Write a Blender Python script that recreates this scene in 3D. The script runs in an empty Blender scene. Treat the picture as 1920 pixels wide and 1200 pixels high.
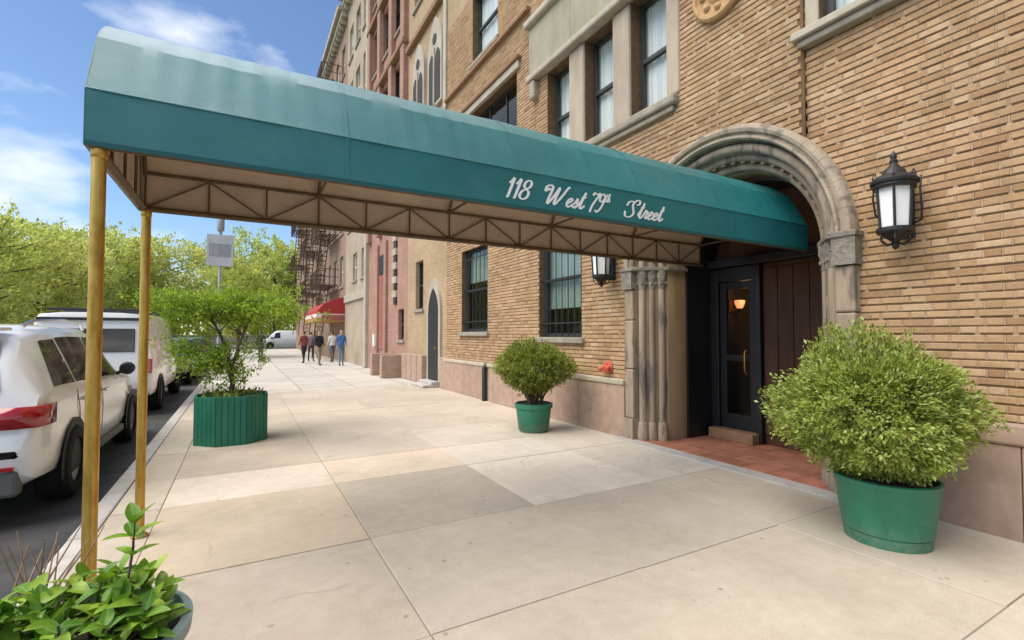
import bpy, bmesh, math, random
import numpy as np
from mathutils import Vector, Matrix
sc = bpy.context.scene
COL = sc.collection
R_ = math.radians

# ---------------------------------------------------------------- camera, sky, sun, exposure
cam_d = bpy.data.cameras.new("camera")
cam_d.sensor_width = 36.0
cam_d.lens = 905.7 / 1920 * 36.0
cam_d.clip_start = 0.05
cam_d.clip_end = 3000
cam = bpy.data.objects.new("camera", cam_d)
cam.location = (0, 0, 1.5)
cam.rotation_euler = (math.pi / 2 + 0.0296, 0, -0.5106)
COL.objects.link(cam)
sc.camera = cam

SUN_EL, SUN_AZ = R_(56), R_(272)          # azimuth clockwise from +Y: from the street side
world = bpy.data.worlds.new("World"); sc.world = world; world.use_nodes = True
wn = world.node_tree.nodes; wl = world.node_tree.links
for n in list(wn): wn.remove(n)
w_out = wn.new("ShaderNodeOutputWorld"); w_bg = wn.new("ShaderNodeBackground")
sky = wn.new("ShaderNodeTexSky"); sky.sky_type = 'NISHITA'; sky.sun_disc = False
sky.sun_elevation = SUN_EL; sky.sun_rotation = SUN_AZ
sky.air_density = 1.0; sky.dust_density = 0.25; sky.ozone_density = 4.5; sky.altitude = 300
tc = wn.new("ShaderNodeTexCoord"); mp = wn.new("ShaderNodeMapping")
mp.inputs['Scale'].default_value = (1.0, 1.0, 2.3); mp.inputs['Location'].default_value = (9.1, 6.3, 2.4); mp.inputs['Rotation'].default_value = (0, 0, R_(49))
cn = wn.new("ShaderNodeTexNoise"); cn.inputs['Scale'].default_value = 3.1; cn.inputs['Detail'].default_value = 9; cn.inputs['Roughness'].default_value = 0.52
cr = wn.new("ShaderNodeValToRGB"); cr.color_ramp.elements[0].position = 0.515; cr.color_ramp.elements[1].position = 0.70
cmix = wn.new("ShaderNodeMixRGB"); cmix.inputs['Color2'].default_value = (6.0, 6.25, 6.8, 1)
wl.new(tc.outputs['Generated'], mp.inputs['Vector']); wl.new(mp.outputs['Vector'], cn.inputs['Vector'])
wl.new(cn.outputs['Fac'], cr.inputs['Fac']); wl.new(cr.outputs['Color'], cmix.inputs['Fac'])
wl.new(sky.outputs['Color'], cmix.inputs['Color1']); wl.new(cmix.outputs['Color'], w_bg.inputs['Color'])
w_bg.inputs['Strength'].default_value = 0.09
wl.new(w_bg.outputs['Background'], w_out.inputs['Surface'])

sun_d = bpy.data.lights.new("sun", 'SUN'); sun_d.energy = 2.6; sun_d.angle = R_(60); sun_d.color = (1.0, 0.93, 0.81)
sun = bpy.data.objects.new("sun", sun_d); COL.objects.link(sun)
sdir = Vector((math.sin(SUN_AZ) * math.cos(SUN_EL), math.cos(SUN_AZ) * math.cos(SUN_EL), math.sin(SUN_EL)))
sun.rotation_euler = sdir.to_track_quat('Z', 'Y').to_euler(); sun.location = (-6, -4, 14)

sc.view_settings.view_transform = 'Standard'; sc.view_settings.look = 'None'
sc.view_settings.gamma = 1; sc.view_settings.use_curve_mapping = False
sc.view_settings.exposure = 1.04
sc.cycles.max_bounces = 6; sc.cycles.transparent_max_bounces = 16
sc.cycles.use_denoising = True

# ---------------------------------------------------------------- mesh helpers
class MB:
    def __init__(s): s.v = []; s.f = []; s.m = []
    def add(s, vs, fs, mi=0):
        o = len(s.v); s.v += [tuple(p) for p in vs]
        for f in fs: s.f.append(tuple(i + o for i in f)); s.m.append(mi)
        return s
    def box(s, x0, x1, y0, y1, z0, z1, mi=0):
        return s.add([(x0,y0,z0),(x1,y0,z0),(x1,y1,z0),(x0,y1,z0),(x0,y0,z1),(x1,y0,z1),(x1,y1,z1),(x0,y1,z1)],
                     [(0,3,2,1),(4,5,6,7),(0,1,5,4),(1,2,6,5),(2,3,7,6),(3,0,4,7)], mi)
    def quad(s, a, b, c, d, mi=0): return s.add([a,b,c,d], [(0,1,2,3)], mi)
    def tube(s, path, r, n=8, mi=0, cap=True):
        P = [Vector(p) for p in path]; k = len(P)
        rr = r if isinstance(r, (list, tuple)) else [r] * k
        vs = []; up = None
        for i, p in enumerate(P):
            t = (P[min(i+1,k-1)] - P[max(i-1,0)]).normalized()
            if up is None:
                up = Vector((0,0,1)) if abs(t.z) < 0.9 else Vector((1,0,0))
            a = t.cross(up)
            if a.length < 1e-5: a = t.cross(Vector((0.3,1,0.2)))
            a.normalize(); b = t.cross(a).normalized(); up = -b if False else a.cross(t)
            for j in range(n):
                w = 2*math.pi*j/n
                vs.append(p + a*math.cos(w)*rr[i] + b*math.sin(w)*rr[i])
        fs = [(i*n+j, i*n+(j+1)%n, (i+1)*n+(j+1)%n, (i+1)*n+j) for i in range(k-1) for j in range(n)]
        if cap: fs += [tuple(range(n))[::-1], tuple((k-1)*n+j for j in range(n))]
        return s.add(vs, fs, mi)
    def lathe(s, prof, c=(0,0,0), n=24, mi=0, axis='z', closed=False):
        vs = []; 
        for r, h in prof:
            for j in range(n):
                w = 2*math.pi*j/n; p = (r*math.cos(w), r*math.sin(w), h)
                if axis == 'x': p = (p[2], p[0], p[1])
                if axis == 'y': p = (p[1], p[2], p[0])
                vs.append((p[0]+c[0], p[1]+c[1], p[2]+c[2]))
        k = len(prof)
        fs = [(i*n+j, i*n+(j+1)%n, (i+1)*n+(j+1)%n, (i+1)*n+j) for i in range(k-1) for j in range(n)]
        if not closed: fs += [tuple(range(n))[::-1], tuple((k-1)*n+j for j in range(n))]
        return s.add(vs, fs, mi)
    def prism(s, poly, lo, hi, axis='x', mi=0):
        # poly in the two other axes (x: (y,z); y: (x,z); z: (x,y))
        def P(a, b, t): return {'x': (t,a,b), 'y': (a,t,b), 'z': (a,b,t)}[axis]
        n = len(poly)
        vs = [P(a,b,lo) for a,b in poly] + [P(a,b,hi) for a,b in poly]
        fs = [tuple(range(n))[::-1], tuple(range(n,2*n))] + [(i,(i+1)%n,n+(i+1)%n,n+i) for i in range(n)]
        return s.add(vs, fs, mi)
    def build(s, name, mats, parent=None, smooth=False, bevel=0.0, fix=True, seg=2):
        me = bpy.data.meshes.new(name); me.from_pydata(s.v, [], s.f); 
        if not isinstance(mats, (list, tuple)): mats = [mats]
        for m in mats: me.materials.append(m)
        if len(mats) > 1: me.polygons.foreach_set('material_index', s.m)
        if fix:
            bm = bmesh.new(); bm.from_mesh(me); bmesh.ops.recalc_face_normals(bm, faces=bm.faces); bm.to_mesh(me); bm.free()
        if smooth: smooth_by_angle(me, smooth if smooth is not True else 40)
        o = bpy.data.objects.new(name, me); COL.objects.link(o)
        if parent: o.parent = parent
        if bevel:
            b = o.modifiers.new('bevel', 'BEVEL'); b.width = bevel; b.segments = seg; b.limit_method = 'ANGLE'; b.angle_limit = R_(40)
        return o
def smooth_by_angle(me, deg):
    me.polygons.foreach_set('use_smooth', [True]*len(me.polygons))
    bm = bmesh.new(); bm.from_mesh(me); a = R_(deg)
    for e in bm.edges:
        e.smooth = not (len(e.link_faces) == 2 and e.calc_face_angle(0) > a)
    bm.to_mesh(me); bm.free()
def empty(name, loc=(0,0,0), parent=None):
    o = bpy.data.objects.new(name, None); o.location = loc; o.empty_display_size = 0.1; COL.objects.link(o)
    if parent: o.parent = parent
    return o
def tag(o, label, cat, group=None):
    o['label'] = label; o['category'] = cat
    if group: o['group'] = group
    return o
def struct(o): o['kind'] = 'structure'; return o
def stuff(o): o['kind'] = 'stuff'; return o
def copy_tree(o, parent=None):
    c = o.copy(); COL.objects.link(c)
    if parent: c.parent = parent
    for ch in o.children: copy_tree(ch, c)
    return c

# ---------------------------------------------------------------- materials
def mat(name, col=(0.5,0.5,0.5), rough=0.7, metal=0.0, spec=0.5, coat=0.0):
    m = bpy.data.materials.new(name); m.use_nodes = True
    b = m.node_tree.nodes['Principled BSDF']
    b.inputs['Base Color'].default_value = (*col, 1); b.inputs['Roughness'].default_value = rough
    b.inputs['Metallic'].default_value = metal; b.inputs['Specular IOR Level'].default_value = spec
    if coat: b.inputs['Coat Weight'].default_value = coat; b.inputs['Coat Roughness'].default_value = 0.05
    return m
class NT:
    def __init__(s, m): s.t = m.node_tree; s.n = s.t.nodes; s.l = s.t.links; s.b = s.n['Principled BSDF']; s.out = s.n['Material Output']
    def new(s, k, **kw):
        n = s.n.new('ShaderNode'+k)
        for a, b in kw.items(): setattr(n, a, b)
        return n
    def coord(s, kind='Object', scale=(1,1,1)):
        if kind == 'Position':
            g = s.new('NewGeometry'); o = g.outputs['Position']
        else:
            o = s.new('TexCoord').outputs[kind]
        mpn = s.new('Mapping'); mpn.inputs['Scale'].default_value = scale; s.l.new(o, mpn.inputs['Vector']); return mpn.outputs['Vector']
    def noise(s, scale, detail=4, rough=0.55, vec=None, out='Fac', dist=0.0):
        n = s.new('TexNoise'); n.inputs['Scale'].default_value = scale; n.inputs['Detail'].default_value = detail; n.inputs['Roughness'].default_value = rough
        n.inputs['Distortion'].default_value = dist
        if vec: s.l.new(vec, n.inputs['Vector'])
        return n.outputs[out]
    def ramp(s, fac, stops, interp='LINEAR'):
        r = s.new('ValToRGB'); r.color_ramp.interpolation = interp
        e = r.color_ramp.elements
        while len(e) < len(stops): e.new(0.5)
        for i, (p, c) in enumerate(stops):
            e[i].position = p; e[i].color = (*c, 1) if len(c) == 3 else c
        s.l.new(fac, r.inputs['Fac']); return r.outputs['Color']
    def mix(s, fac, a, b, mode='MIX'):
        n = s.new('MixRGB', blend_type=mode)
        for sock, v in (('Fac', fac), ('Color1', a), ('Color2', b)):
            if isinstance(v, (int, float)): n.inputs[sock].default_value = v
            elif isinstance(v, tuple): n.inputs[sock].default_value = (*v, 1) if len(v) == 3 else v
            else: s.l.new(v, n.inputs[sock])
        return n.outputs['Color']
    def math(s, op, a, b=0.0, clamp=False):
        n = s.new('Math', operation=op); n.use_clamp = clamp
        for i, v in enumerate((a, b)):
            if isinstance(v, (int, float)): n.inputs[i].default_value = v
            else: s.l.new(v, n.inputs[i])
        return n.outputs[0]
    def base(s, c): s.l.new(c, s.b.inputs['Base Color'])
    def rough(s, c): s.l.new(c, s.b.inputs['Roughness'])
    def bump(s, h, strength=0.3, dist=0.01):
        n = s.new('Bump'); n.inputs['Strength'].default_value = strength; n.inputs['Distance'].default_value = dist
        s.l.new(h, n.inputs['Height']); s.l.new(n.outputs['Normal'], s.b.inputs['Normal'])
def grain(name, c1, c2, scale=6, rough=0.8, bump=0.2, bscale=60, stretch=(1,1,1), objrand=0.0, spots=None, coord='Position', spec=0.3, metal=0.0, bdist=0.006):
    m = mat(name, c1, rough, metal, spec); t = NT(m)
    v = t.coord(coord, stretch)
    n1 = t.noise(scale, 6, 0.6, v)
    c = t.ramp(n1, [(0.33, c1), (0.68, c2)])
    if objrand:
        oi = t.new('ObjectInfo'); r = t.math('MULTIPLY_ADD', oi.outputs['Random'], objrand); 
        r.node.inputs[2].default_value = 1 - objrand/2
        c = t.mix(1.0, c, t.mix(1.0, (1,1,1), r, 'MULTIPLY'), 'MULTIPLY')
    if spots:
        n2 = t.noise(spots[0], 3, 0.6, v); k = t.ramp(n2, [(spots[1], (0,0,0)), (spots[1]+0.08, (1,1,1))])
        c = t.mix(k, c, spots[2])
    t.base(c); t.bump(t.noise(bscale, 5, 0.65, v), bump, bdist)
    return m
M = {}
# paving: the tone of each slab is the object's own colour
m = M['slab'] = mat('concrete_slab', (0.5,0.46,0.4), 0.85, spec=0.25); t = NT(m)
v = t.coord('Position'); oi = t.new('ObjectInfo')
n1 = t.ramp(t.noise(0.9, 6, 0.62, v), [(0.3,(0.84,0.83,0.81)),(0.7,(1.08,1.07,1.05))])
n2 = t.ramp(t.noise(9, 5, 0.6, v), [(0.35,(0.93,0.92,0.9)),(0.7,(1.03,1.03,1.03))])
n3 = t.ramp(t.noise(230, 2, 0.5, v), [(0.3,(0.86,0.85,0.83)),(0.6,(1.05,1.05,1.05))])
c = t.mix(1, t.mix(1, t.mix(1, t.mix(1, oi.outputs['Color'], (1.04,0.99,0.945), 'MULTIPLY'), n1, 'MULTIPLY'), n2, 'MULTIPLY'), n3, 'MULTIPLY')
vo = t.new('TexVoronoi'); vo.inputs['Scale'].default_value = 2.1; vo.inputs['Randomness'].default_value = 1; t.l.new(v, vo.inputs['Vector'])
gum = t.ramp(vo.outputs['Distance'], [(0.035,(1,1,1)),(0.06,(0,0,0))])
gum = t.mix(1, gum, t.ramp(t.noise(0.7, 2, 0.5, v), [(0.52,(0,0,0)),(0.6,(1,1,1))]), 'MULTIPLY')
c = t.mix(t.mix(1, gum, (0.8,0.8,0.8), 'MULTIPLY'), c, (0.14,0.12,0.10))
st = t.ramp(t.noise(2.6, 8, 0.7, v, dist=0.6), [(0.56,(0,0,0)),(0.75,(1,1,1))])
c = t.mix(t.mix(1, st, (0.4,0.4,0.4), 'MULTIPLY'), c, (0.33,0.27,0.21))
pk = t.ramp(t.noise(0.55, 4, 0.6, v), [(0.5,(0,0,0)),(0.68,(1,1,1))]); c = t.mix(t.mix(1, pk, (0.35,)*3, 'MULTIPLY'), c, (0.60,0.49,0.41))
v2 = t.new('TexVoronoi'); v2.inputs['Scale'].default_value = 5.5; t.l.new(v, v2.inputs['Vector'])
g3 = t.mix(1, t.ramp(v2.outputs['Distance'], [(0.055,(1,1,1)),(0.10,(0,0,0))]), t.ramp(t.noise(1.3, 2, 0.5, v), [(0.46,(0,0,0)),(0.54,(1,1,1))]), 'MULTIPLY')
c = t.mix(t.mix(1, g3, (0.62,)*3, 'MULTIPLY'), c, (0.2,0.17,0.14))
dv = t.new('VectorMath', operation='ADD'); nz = t.new('TexNoise'); nz.inputs['Scale'].default_value = 3.0; nz.inputs['Detail'].default_value = 6; t.l.new(v, nz.inputs['Vector'])
sv = t.new('VectorMath', operation='SCALE'); sv.inputs['Scale'].default_value = 0.35; t.l.new(nz.outputs['Color'], sv.inputs[0]); t.l.new(v, dv.inputs[0]); t.l.new(sv.outputs[0], dv.inputs[1])
v3 = t.new('TexVoronoi', feature='DISTANCE_TO_EDGE'); v3.inputs['Scale'].default_value = 0.55; t.l.new(dv.outputs[0], v3.inputs['Vector'])
ck = t.mix(1, t.ramp(v3.outputs['Distance'], [(0.0015,(1,1,1)),(0.005,(0,0,0))]), t.ramp(t.noise(0.45, 2, 0.5, v), [(0.55,(0,0,0)),(0.62,(1,1,1))]), 'MULTIPLY')
c = t.mix(t.mix(1, ck, (0.4,)*3, 'MULTIPLY'), c, (0.15,0.125,0.1))
t.base(c); t.bump(t.noise(160, 5, 0.7, v), 0.25, 0.004)

m = M['far_walk'] = mat('far_concrete', (0.5,0.46,0.4), 0.85, spec=0.25); t = NT(m); v = t.coord('Position')
br = t.new('TexBrick'); br.offset = 0; br.inputs['Scale'].default_value = 1; br.inputs['Brick Width'].default_value = 1.43; br.inputs['Row Height'].default_value = 1.31; br.inputs['Mortar Size'].default_value = 0.012
br.inputs['Color1'].default_value = (0.56,0.52,0.46,1); br.inputs['Color2'].default_value = (0.47,0.44,0.4,1); br.inputs['Mortar'].default_value = (0.2,0.18,0.16,1)
t.l.new(v, br.inputs['Vector']); t.base(t.mix(1, br.outputs['Color'], t.ramp(t.noise(1.2,5,0.6,v), [(0.3,(0.85,0.85,0.85)),(0.7,(1.05,1.05,1.05))]), 'MULTIPLY'))
M['joint'] = grain('joint_dirt', (0.22,0.19,0.155), (0.34,0.30,0.25), 5)
M['granite'] = grain('curb_granite', (0.40,0.37,0.345), (0.52,0.49,0.45), 5, 0.75, 0.3, 120, objrand=0.2)
M['asphalt'] = grain('asphalt', (0.045,0.045,0.048), (0.09,0.088,0.086), 2.5, 0.85, 0.6, 200, bdist=0.01)
M['earth'] = grain('earth', (0.06,0.045,0.03), (0.1,0.08,0.055), 20, 0.95, 0.8, 80, bdist=0.02)
M['grass'] = grain('lawn', (0.06,0.1,0.025), (0.1,0.14,0.04), 3, 0.9)

def brickmat(name, stops):
    m = mat(name, stops[0][1], 0.85, spec=0.25); t = NT(m); v = t.coord('Position')
    oi = t.new('ObjectInfo'); g = t.new('NewGeometry')
    r = t.math('FRACT', t.math('ADD', oi.outputs['Random'], g.outputs['Random Per Island']))
    c = t.ramp(r, stops)
    c = t.mix(1, c, t.ramp(t.noise(1.1, 6, 0.6, v), [(0.3,(0.82,0.81,0.80)),(0.7,(1.08,1.07,1.04))]), 'MULTIPLY')
    c = t.mix(1, c, t.ramp(t.noise(45, 5, 0.7, v), [(0.3,(0.84,0.82,0.8)),(0.7,(1.08,1.08,1.08))]), 'MULTIPLY')
    soot = t.ramp(t.noise(2.4, 7, 0.65, t.coord('Position', (1,1,0.14))), [(0.52,(0,0,0)),(0.72,(1,1,1))]); c = t.mix(t.mix(1, soot, (0.34,)*3, 'MULTIPLY'), c, (0.17,0.115,0.075))
    pale = t.ramp(t.noise(1.7, 6, 0.6, t.coord('Position', (1,1.6,1.6))), [(0.6,(0,0,0)),(0.74,(1,1,1))]); c = t.mix(t.mix(1, pale, (0.22,)*3, 'MULTIPLY'), c, (0.62,0.5,0.38))
    t.base(c); t.bump(t.noise(120, 5, 0.7, v), 0.35, 0.004); return m
M['brick'] = brickmat('tan_brick', [(0.0,(0.35,0.215,0.112)),(0.2,(0.42,0.268,0.145)),(0.45,(0.48,0.318,0.184)),(0.7,(0.445,0.285,0.158)),(0.86,(0.53,0.37,0.232)),(1.0,(0.31,0.18,0.094))])
M['mortar'] = grain('mortar', (0.30,0.205,0.13), (0.46,0.335,0.225), 14, 0.95, 0.5, 150)
M['mortar_brown'] = grain('brown_mortar', (0.10,0.06,0.033), (0.20,0.13,0.075), 7, 0.95, 0.5, 120)
M['rake'] = grain('raked_mortar', (0.11,0.068,0.036), (0.18,0.115,0.065), 10, 0.95, 0.5, 120)
# tan brick too far away to tell the bricks apart
def farbrick(name, c1, c2, mo, bw=0.21, rh=0.068):
    m = mat(name, c1, 0.9, spec=0.2); t = NT(m); g = t.new('NewGeometry'); sp = t.new('SeparateXYZ'); cb = t.new('CombineXYZ')
    t.l.new(g.outputs['Position'], sp.inputs[0]); s_ = t.math('ADD', sp.outputs['X'], sp.outputs['Y'])
    t.l.new(s_, cb.inputs['X']); t.l.new(sp.outputs['Z'], cb.inputs['Y'])
    br = t.new('TexBrick'); br.inputs['Scale'].default_value = 1; br.inputs['Brick Width'].default_value = bw; br.inputs['Row Height'].default_value = rh; br.inputs['Mortar Size'].default_value = 0.008
    for k_, c_ in (('Color1', c1), ('Color2', c2), ('Mortar', mo)): br.inputs[k_].default_value = (*c_, 1)
    t.l.new(cb.outputs[0], br.inputs['Vector'])
    v = t.coord('Position')
    t.base(t.mix(1, br.outputs['Color'], t.ramp(t.noise(0.8, 7, 0.65, v), [(0.3,(0.78,0.77,0.75)),(0.7,(1.1,1.08,1.05))]), 'MULTIPLY')); return m
M['farbrick_tan'] = farbrick('far_tan_brick', (0.47,0.34,0.21), (0.40,0.28,0.17), (0.36,0.29,0.2))
M['farbrick_pink'] = farbrick('far_pink_brick', (0.42,0.22,0.165), (0.36,0.185,0.14), (0.36,0.28,0.23))
M['farbrick_pale'] = farbrick('far_pale_brick', (0.45,0.37,0.28), (0.40,0.32,0.24), (0.38,0.33,0.27))
M['farbrick_brown'] = farbrick('far_brown_brick', (0.34,0.22,0.16), (0.28,0.18,0.13), (0.3,0.24,0.19))
M['limestone'] = grain('limestone', (0.36,0.315,0.245), (0.48,0.43,0.345), 3.5, 0.85, 0.35, 60, (1,1,0.5), 0.12)
M['limestone_olive'] = grain('weathered_limestone', (0.30,0.275,0.195), (0.40,0.365,0.265), 2.5, 0.85, 0.35, 50, (1,1,0.4), 0.12, (3.5,0.6,(0.27,0.25,0.19)))
M['portal'] = grain('portal_stone', (0.25,0.19,0.135), (0.41,0.325,0.24), 5, 0.85, 0.6, 45, (1,1,0.22), 0.12, (7,0.55,(0.17,0.14,0.115)), bdist=0.012)
M['portal_light'] = grain('portal_rim_stone', (0.31,0.245,0.178), (0.43,0.35,0.262), 4, 0.85, 0.5, 45, (1,1,1), 0.1, (6,0.55,(0.22,0.18,0.14)), bdist=0.012)
M['carved'] = grain('carved_capital', (0.2,0.175,0.145), (0.36,0.32,0.27), 14, 0.9, 1.0, 55, (1,1,1), 0.1, bdist=0.03)
M['jambwood'] = grain('tan_reveal', (0.32,0.215,0.115), (0.43,0.30,0.17), 6, 0.6, 0.2, 40, (1,1,0.15))
M['plinth'] = grain('pink_granite', (0.34,0.225,0.165), (0.44,0.31,0.235), 6, 0.7, 0.3, 120, (1,1,1), 0.14, (2.2,0.6,(0.31,0.225,0.18)))
M['plinth_cap'] = grain('plinth_cap_stone', (0.40,0.34,0.25), (0.5,0.44,0.34), 6, 0.8, 0.3, 90, (1,1,1), 0.12)
M['sill'] = grain('sill_stone', (0.25,0.22,0.17), (0.36,0.32,0.25), 6, 0.85, 0.3, 80)
M['brownstone'] = grain('brown_band', (0.22,0.13,0.07), (0.31,0.19,0.11), 6, 0.85, 0.3, 80)
M['terracotta'] = grain('roundel_terracotta', (0.42,0.25,0.11), (0.52,0.33,0.16), 16, 0.8, 0.6, 40)
M['tile'] = grain('red_quarry_tile', (0.30,0.115,0.07), (0.40,0.18,0.115), 7, 0.65, 0.3, 70, (1,1,1), 0.35)
M['iron'] = grain('black_iron', (0.012,0.012,0.013), (0.025,0.024,0.024), 12, 0.5, 0.2, 80, spec=0.5)
M['blackframe'] = mat('black_frame_paint', (0.012,0.013,0.016), 0.4)
M['darkwood'] = grain('dark_wood', (0.06,0.024,0.012), (0.10,0.045,0.024), 8, 0.5, 0.2, 30, (1,1,0.15))
M['frame_dark'] = mat('dark_window_paint', (0.035,0.037,0.036), 0.5)
M['frame_white'] = mat('white_window_paint', (0.7,0.68,0.63), 0.5)
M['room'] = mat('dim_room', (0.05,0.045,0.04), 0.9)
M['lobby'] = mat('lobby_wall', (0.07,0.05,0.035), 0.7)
def curtain(name, c1, c2):
    m = mat(name, c1, 0.9); t = NT(m); v = t.coord('Position', (9,9,0.4)); t.base(t.ramp(t.noise(1.0,3,0.5,v), [(0.35,c1),(0.65,c2)])); return m
M['curtain'] = curtain('pale_curtain', (0.75,0.74,0.72), (0.9,0.89,0.87))
M['curtain_green'] = curtain('green_curtain', (0.2,0.27,0.24), (0.33,0.4,0.36))
m = M['glass'] = bpy.data.materials.new('window_glass'); m.use_nodes = True; nt = m.node_tree; nt.nodes.remove(nt.nodes['Principled BSDF'])
tr = nt.nodes.new('ShaderNodeBsdfTransparent'); tr.inputs[0].default_value = (0.86,0.9,0.9,1); gl = nt.nodes.new('ShaderNodeBsdfGlossy'); gl.inputs['Roughness'].default_value = 0.03
gg = nt.nodes.new('ShaderNodeNewGeometry'); dt = nt.nodes.new('ShaderNodeVectorMath'); dt.operation = 'DOT_PRODUCT'; nt.links.new(gg.outputs['Normal'], dt.inputs[0]); nt.links.new(gg.outputs['Incoming'], dt.inputs[1])
def _m(op, a, b=0.0):
    q = nt.nodes.new('ShaderNodeMath'); q.operation = op
    for i_, v_ in enumerate((a, b)):
        if isinstance(v_, (int, float)): q.inputs[i_].default_value = v_
        else: nt.links.new(v_, q.inputs[i_])
    return q.outputs[0]
fr = _m('ADD', _m('MULTIPLY', _m('POWER', _m('SUBTRACT', 1.0, _m('ABSOLUTE', dt.outputs['Value'])), 5.0), 0.93), 0.07); mx = nt.nodes.new('ShaderNodeMixShader')
nt.links.new(fr, mx.inputs[0]); nt.links.new(tr.outputs[0], mx.inputs[1]); nt.links.new(gl.outputs[0], mx.inputs[2]); nt.links.new(mx.outputs[0], nt.nodes['Material Output'].inputs['Surface'])

# canopy vinyl
m = M['vinyl'] = mat('teal_vinyl', (0.012,0.19,0.205), 0.42, spec=0.4, coat=0.08); t = NT(m); v = t.coord('Position')
m.node_tree.nodes['Principled BSDF'].inputs['Coat Roughness'].default_value = 0.3
c = t.ramp(t.noise(1.4, 5, 0.6, v), [(0.3,(0.006,0.135,0.145)),(0.7,(0.012,0.18,0.19))])
dust = t.ramp(t.noise(3.2, 8, 0.7, v, dist=0.4), [(0.5,(0,0,0)),(0.8,(1,1,1))])
c = t.mix(t.mix(1, dust, (0.07,0.07,0.07), 'MULTIPLY'), c, (0.3,0.36,0.36))
gn = t.new('NewGeometry'); sx = t.new('SeparateXYZ'); t.l.new(gn.outputs['Normal'], sx.inputs[0])   # dusty, bleached upper side, with sky glare painted into the colour
px = t.new('SeparateXYZ'); t.l.new(gn.outputs['Position'], px.inputs[0]); ex = t.ramp(t.math('MULTIPLY', t.math('ADD', px.outputs['X'], 0.7), 0.16), [(0.08,(1,1,1)),(0.26,(0.5,0.5,0.5)),(0.52,(0.06,0.06,0.06))])  # painted glare strongest at the street end, fading towards the portal
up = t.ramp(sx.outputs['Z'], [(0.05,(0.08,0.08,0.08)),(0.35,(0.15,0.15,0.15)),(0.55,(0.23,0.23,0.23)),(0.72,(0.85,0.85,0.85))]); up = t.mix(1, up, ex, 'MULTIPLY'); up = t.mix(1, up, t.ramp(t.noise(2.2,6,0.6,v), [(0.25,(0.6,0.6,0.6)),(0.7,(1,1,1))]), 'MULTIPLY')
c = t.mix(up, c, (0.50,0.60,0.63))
t.base(c); t.rough(t.ramp(t.noise(4,5,0.6,v), [(0.3,(0.3,0.3,0.3)),(0.7,(0.45,0.45,0.45))]))
t.bump(t.mix(0.25, t.noise(2.2, 3, 0.5, t.coord('Position', (1,1,2.2)), dist=1.0), t.noise(300, 2, 0.5, v)), 0.4, 0.025)
M['lining'] = grain('canopy_lining', (0.52,0.41,0.32), (0.62,0.51,0.41), 3, 0.9, 0.2, 30)
M['hem'] = mat('canopy_hem', (0.008,0.085,0.085), 0.5)
M['letter'] = mat('white_lettering', (0.82,0.84,0.82), 0.6)
M['frame_pipe'] = grain('canopy_pipe', (0.11,0.075,0.045), (0.18,0.125,0.075), 9, 0.6, 0.1, 60, metal=0.2)
m = M['brass'] = mat('brass_post', (0.56,0.34,0.075), 0.33, 0.75); t = NT(m); v = t.coord('Position', (1,1,0.25))
t.base(t.ramp(t.noise(18,6,0.7,v), [(0.3,(0.36,0.185,0.03)),(0.5,(0.56,0.34,0.07)),(0.75,(0.66,0.44,0.12))])); t.rough(t.ramp(t.noise(30,5,0.7,v), [(0.3,(0.28,)*3),(0.7,(0.5,)*3)]))
M['opal'] = mat('opal_glass', (0.86,0.86,0.84), 0.3)
m = M['pot'] = mat('green_planter', (0.022,0.17,0.098), 0.45, spec=0.45); t = NT(m); v = t.coord('Position')
c = t.ramp(t.noise(3,6,0.65,v), [(0.3,(0.017,0.14,0.082)),(0.7,(0.030,0.20,0.118))])
g2 = t.ramp(t.noise(11,8,0.7,v), [(0.55,(0,0,0)),(0.72,(1,1,1))]); c = t.mix(t.mix(1,g2,(0.4,)*3,'MULTIPLY'), c, (0.15,0.22,0.16))
zz_ = t.new('SeparateXYZ'); t.l.new(v, zz_.inputs[0]); sl_ = t.mix(1, t.ramp(zz_.outputs['Z'], [(0.02,(1,1,1)),(0.16,(0,0,0))]), t.ramp(t.noise(24,6,0.7,v), [(0.4,(0,0,0)),(0.6,(1,1,1))]), 'MULTIPLY'); c = t.mix(t.mix(1,sl_,(0.55,)*3,'MULTIPLY'), c, (0.22,0.18,0.13))
dr1 = t.ramp(t.noise(6,6,0.6,t.coord('Position',(1,1,0.12))), [(0.56,(0,0,0)),(0.7,(1,1,1))]); c = t.mix(t.mix(1,dr1,(0.3,)*3,'MULTIPLY'), c, (0.012,0.075,0.05)); t.base(c); t.bump(t.noise(40,4,0.6,v), 0.1, 0.004)
M['pot_dark'] = grain('planter_slats', (0.016,0.145,0.088), (0.030,0.19,0.115), 5, 0.5, 0.2, 50, (1,1,0.3), 0.2)
M['pot_blue'] = grain('pale_blue_green_pot', (0.20,0.30,0.29), (0.30,0.40,0.385), 6, 0.5, 0.2, 50)
def leafmat(name, stops, trans=0.35, rough=0.5):
    m = mat(name, stops[0][1], rough, spec=0.35); t = NT(m); g = t.new('NewGeometry'); oi = t.new('ObjectInfo')
    r = t.math('FRACT', t.math('ADD', oi.outputs['Random'], g.outputs['Random Per Island']))
    c = t.ramp(r, stops); t.base(c)
    tl = t.new('BsdfTranslucent'); t.l.new(t.mix(1, c, (1.25,1.2,0.6), 'MULTIPLY'), tl.inputs['Color'])
    mx = t.new('MixShader'); mx.inputs[0].default_value = trans
    t.l.new(t.b.outputs[0], mx.inputs[1]); t.l.new(tl.outputs[0], mx.inputs[2]); t.l.new(mx.outputs[0], t.out.inputs['Surface']); return m
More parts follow.
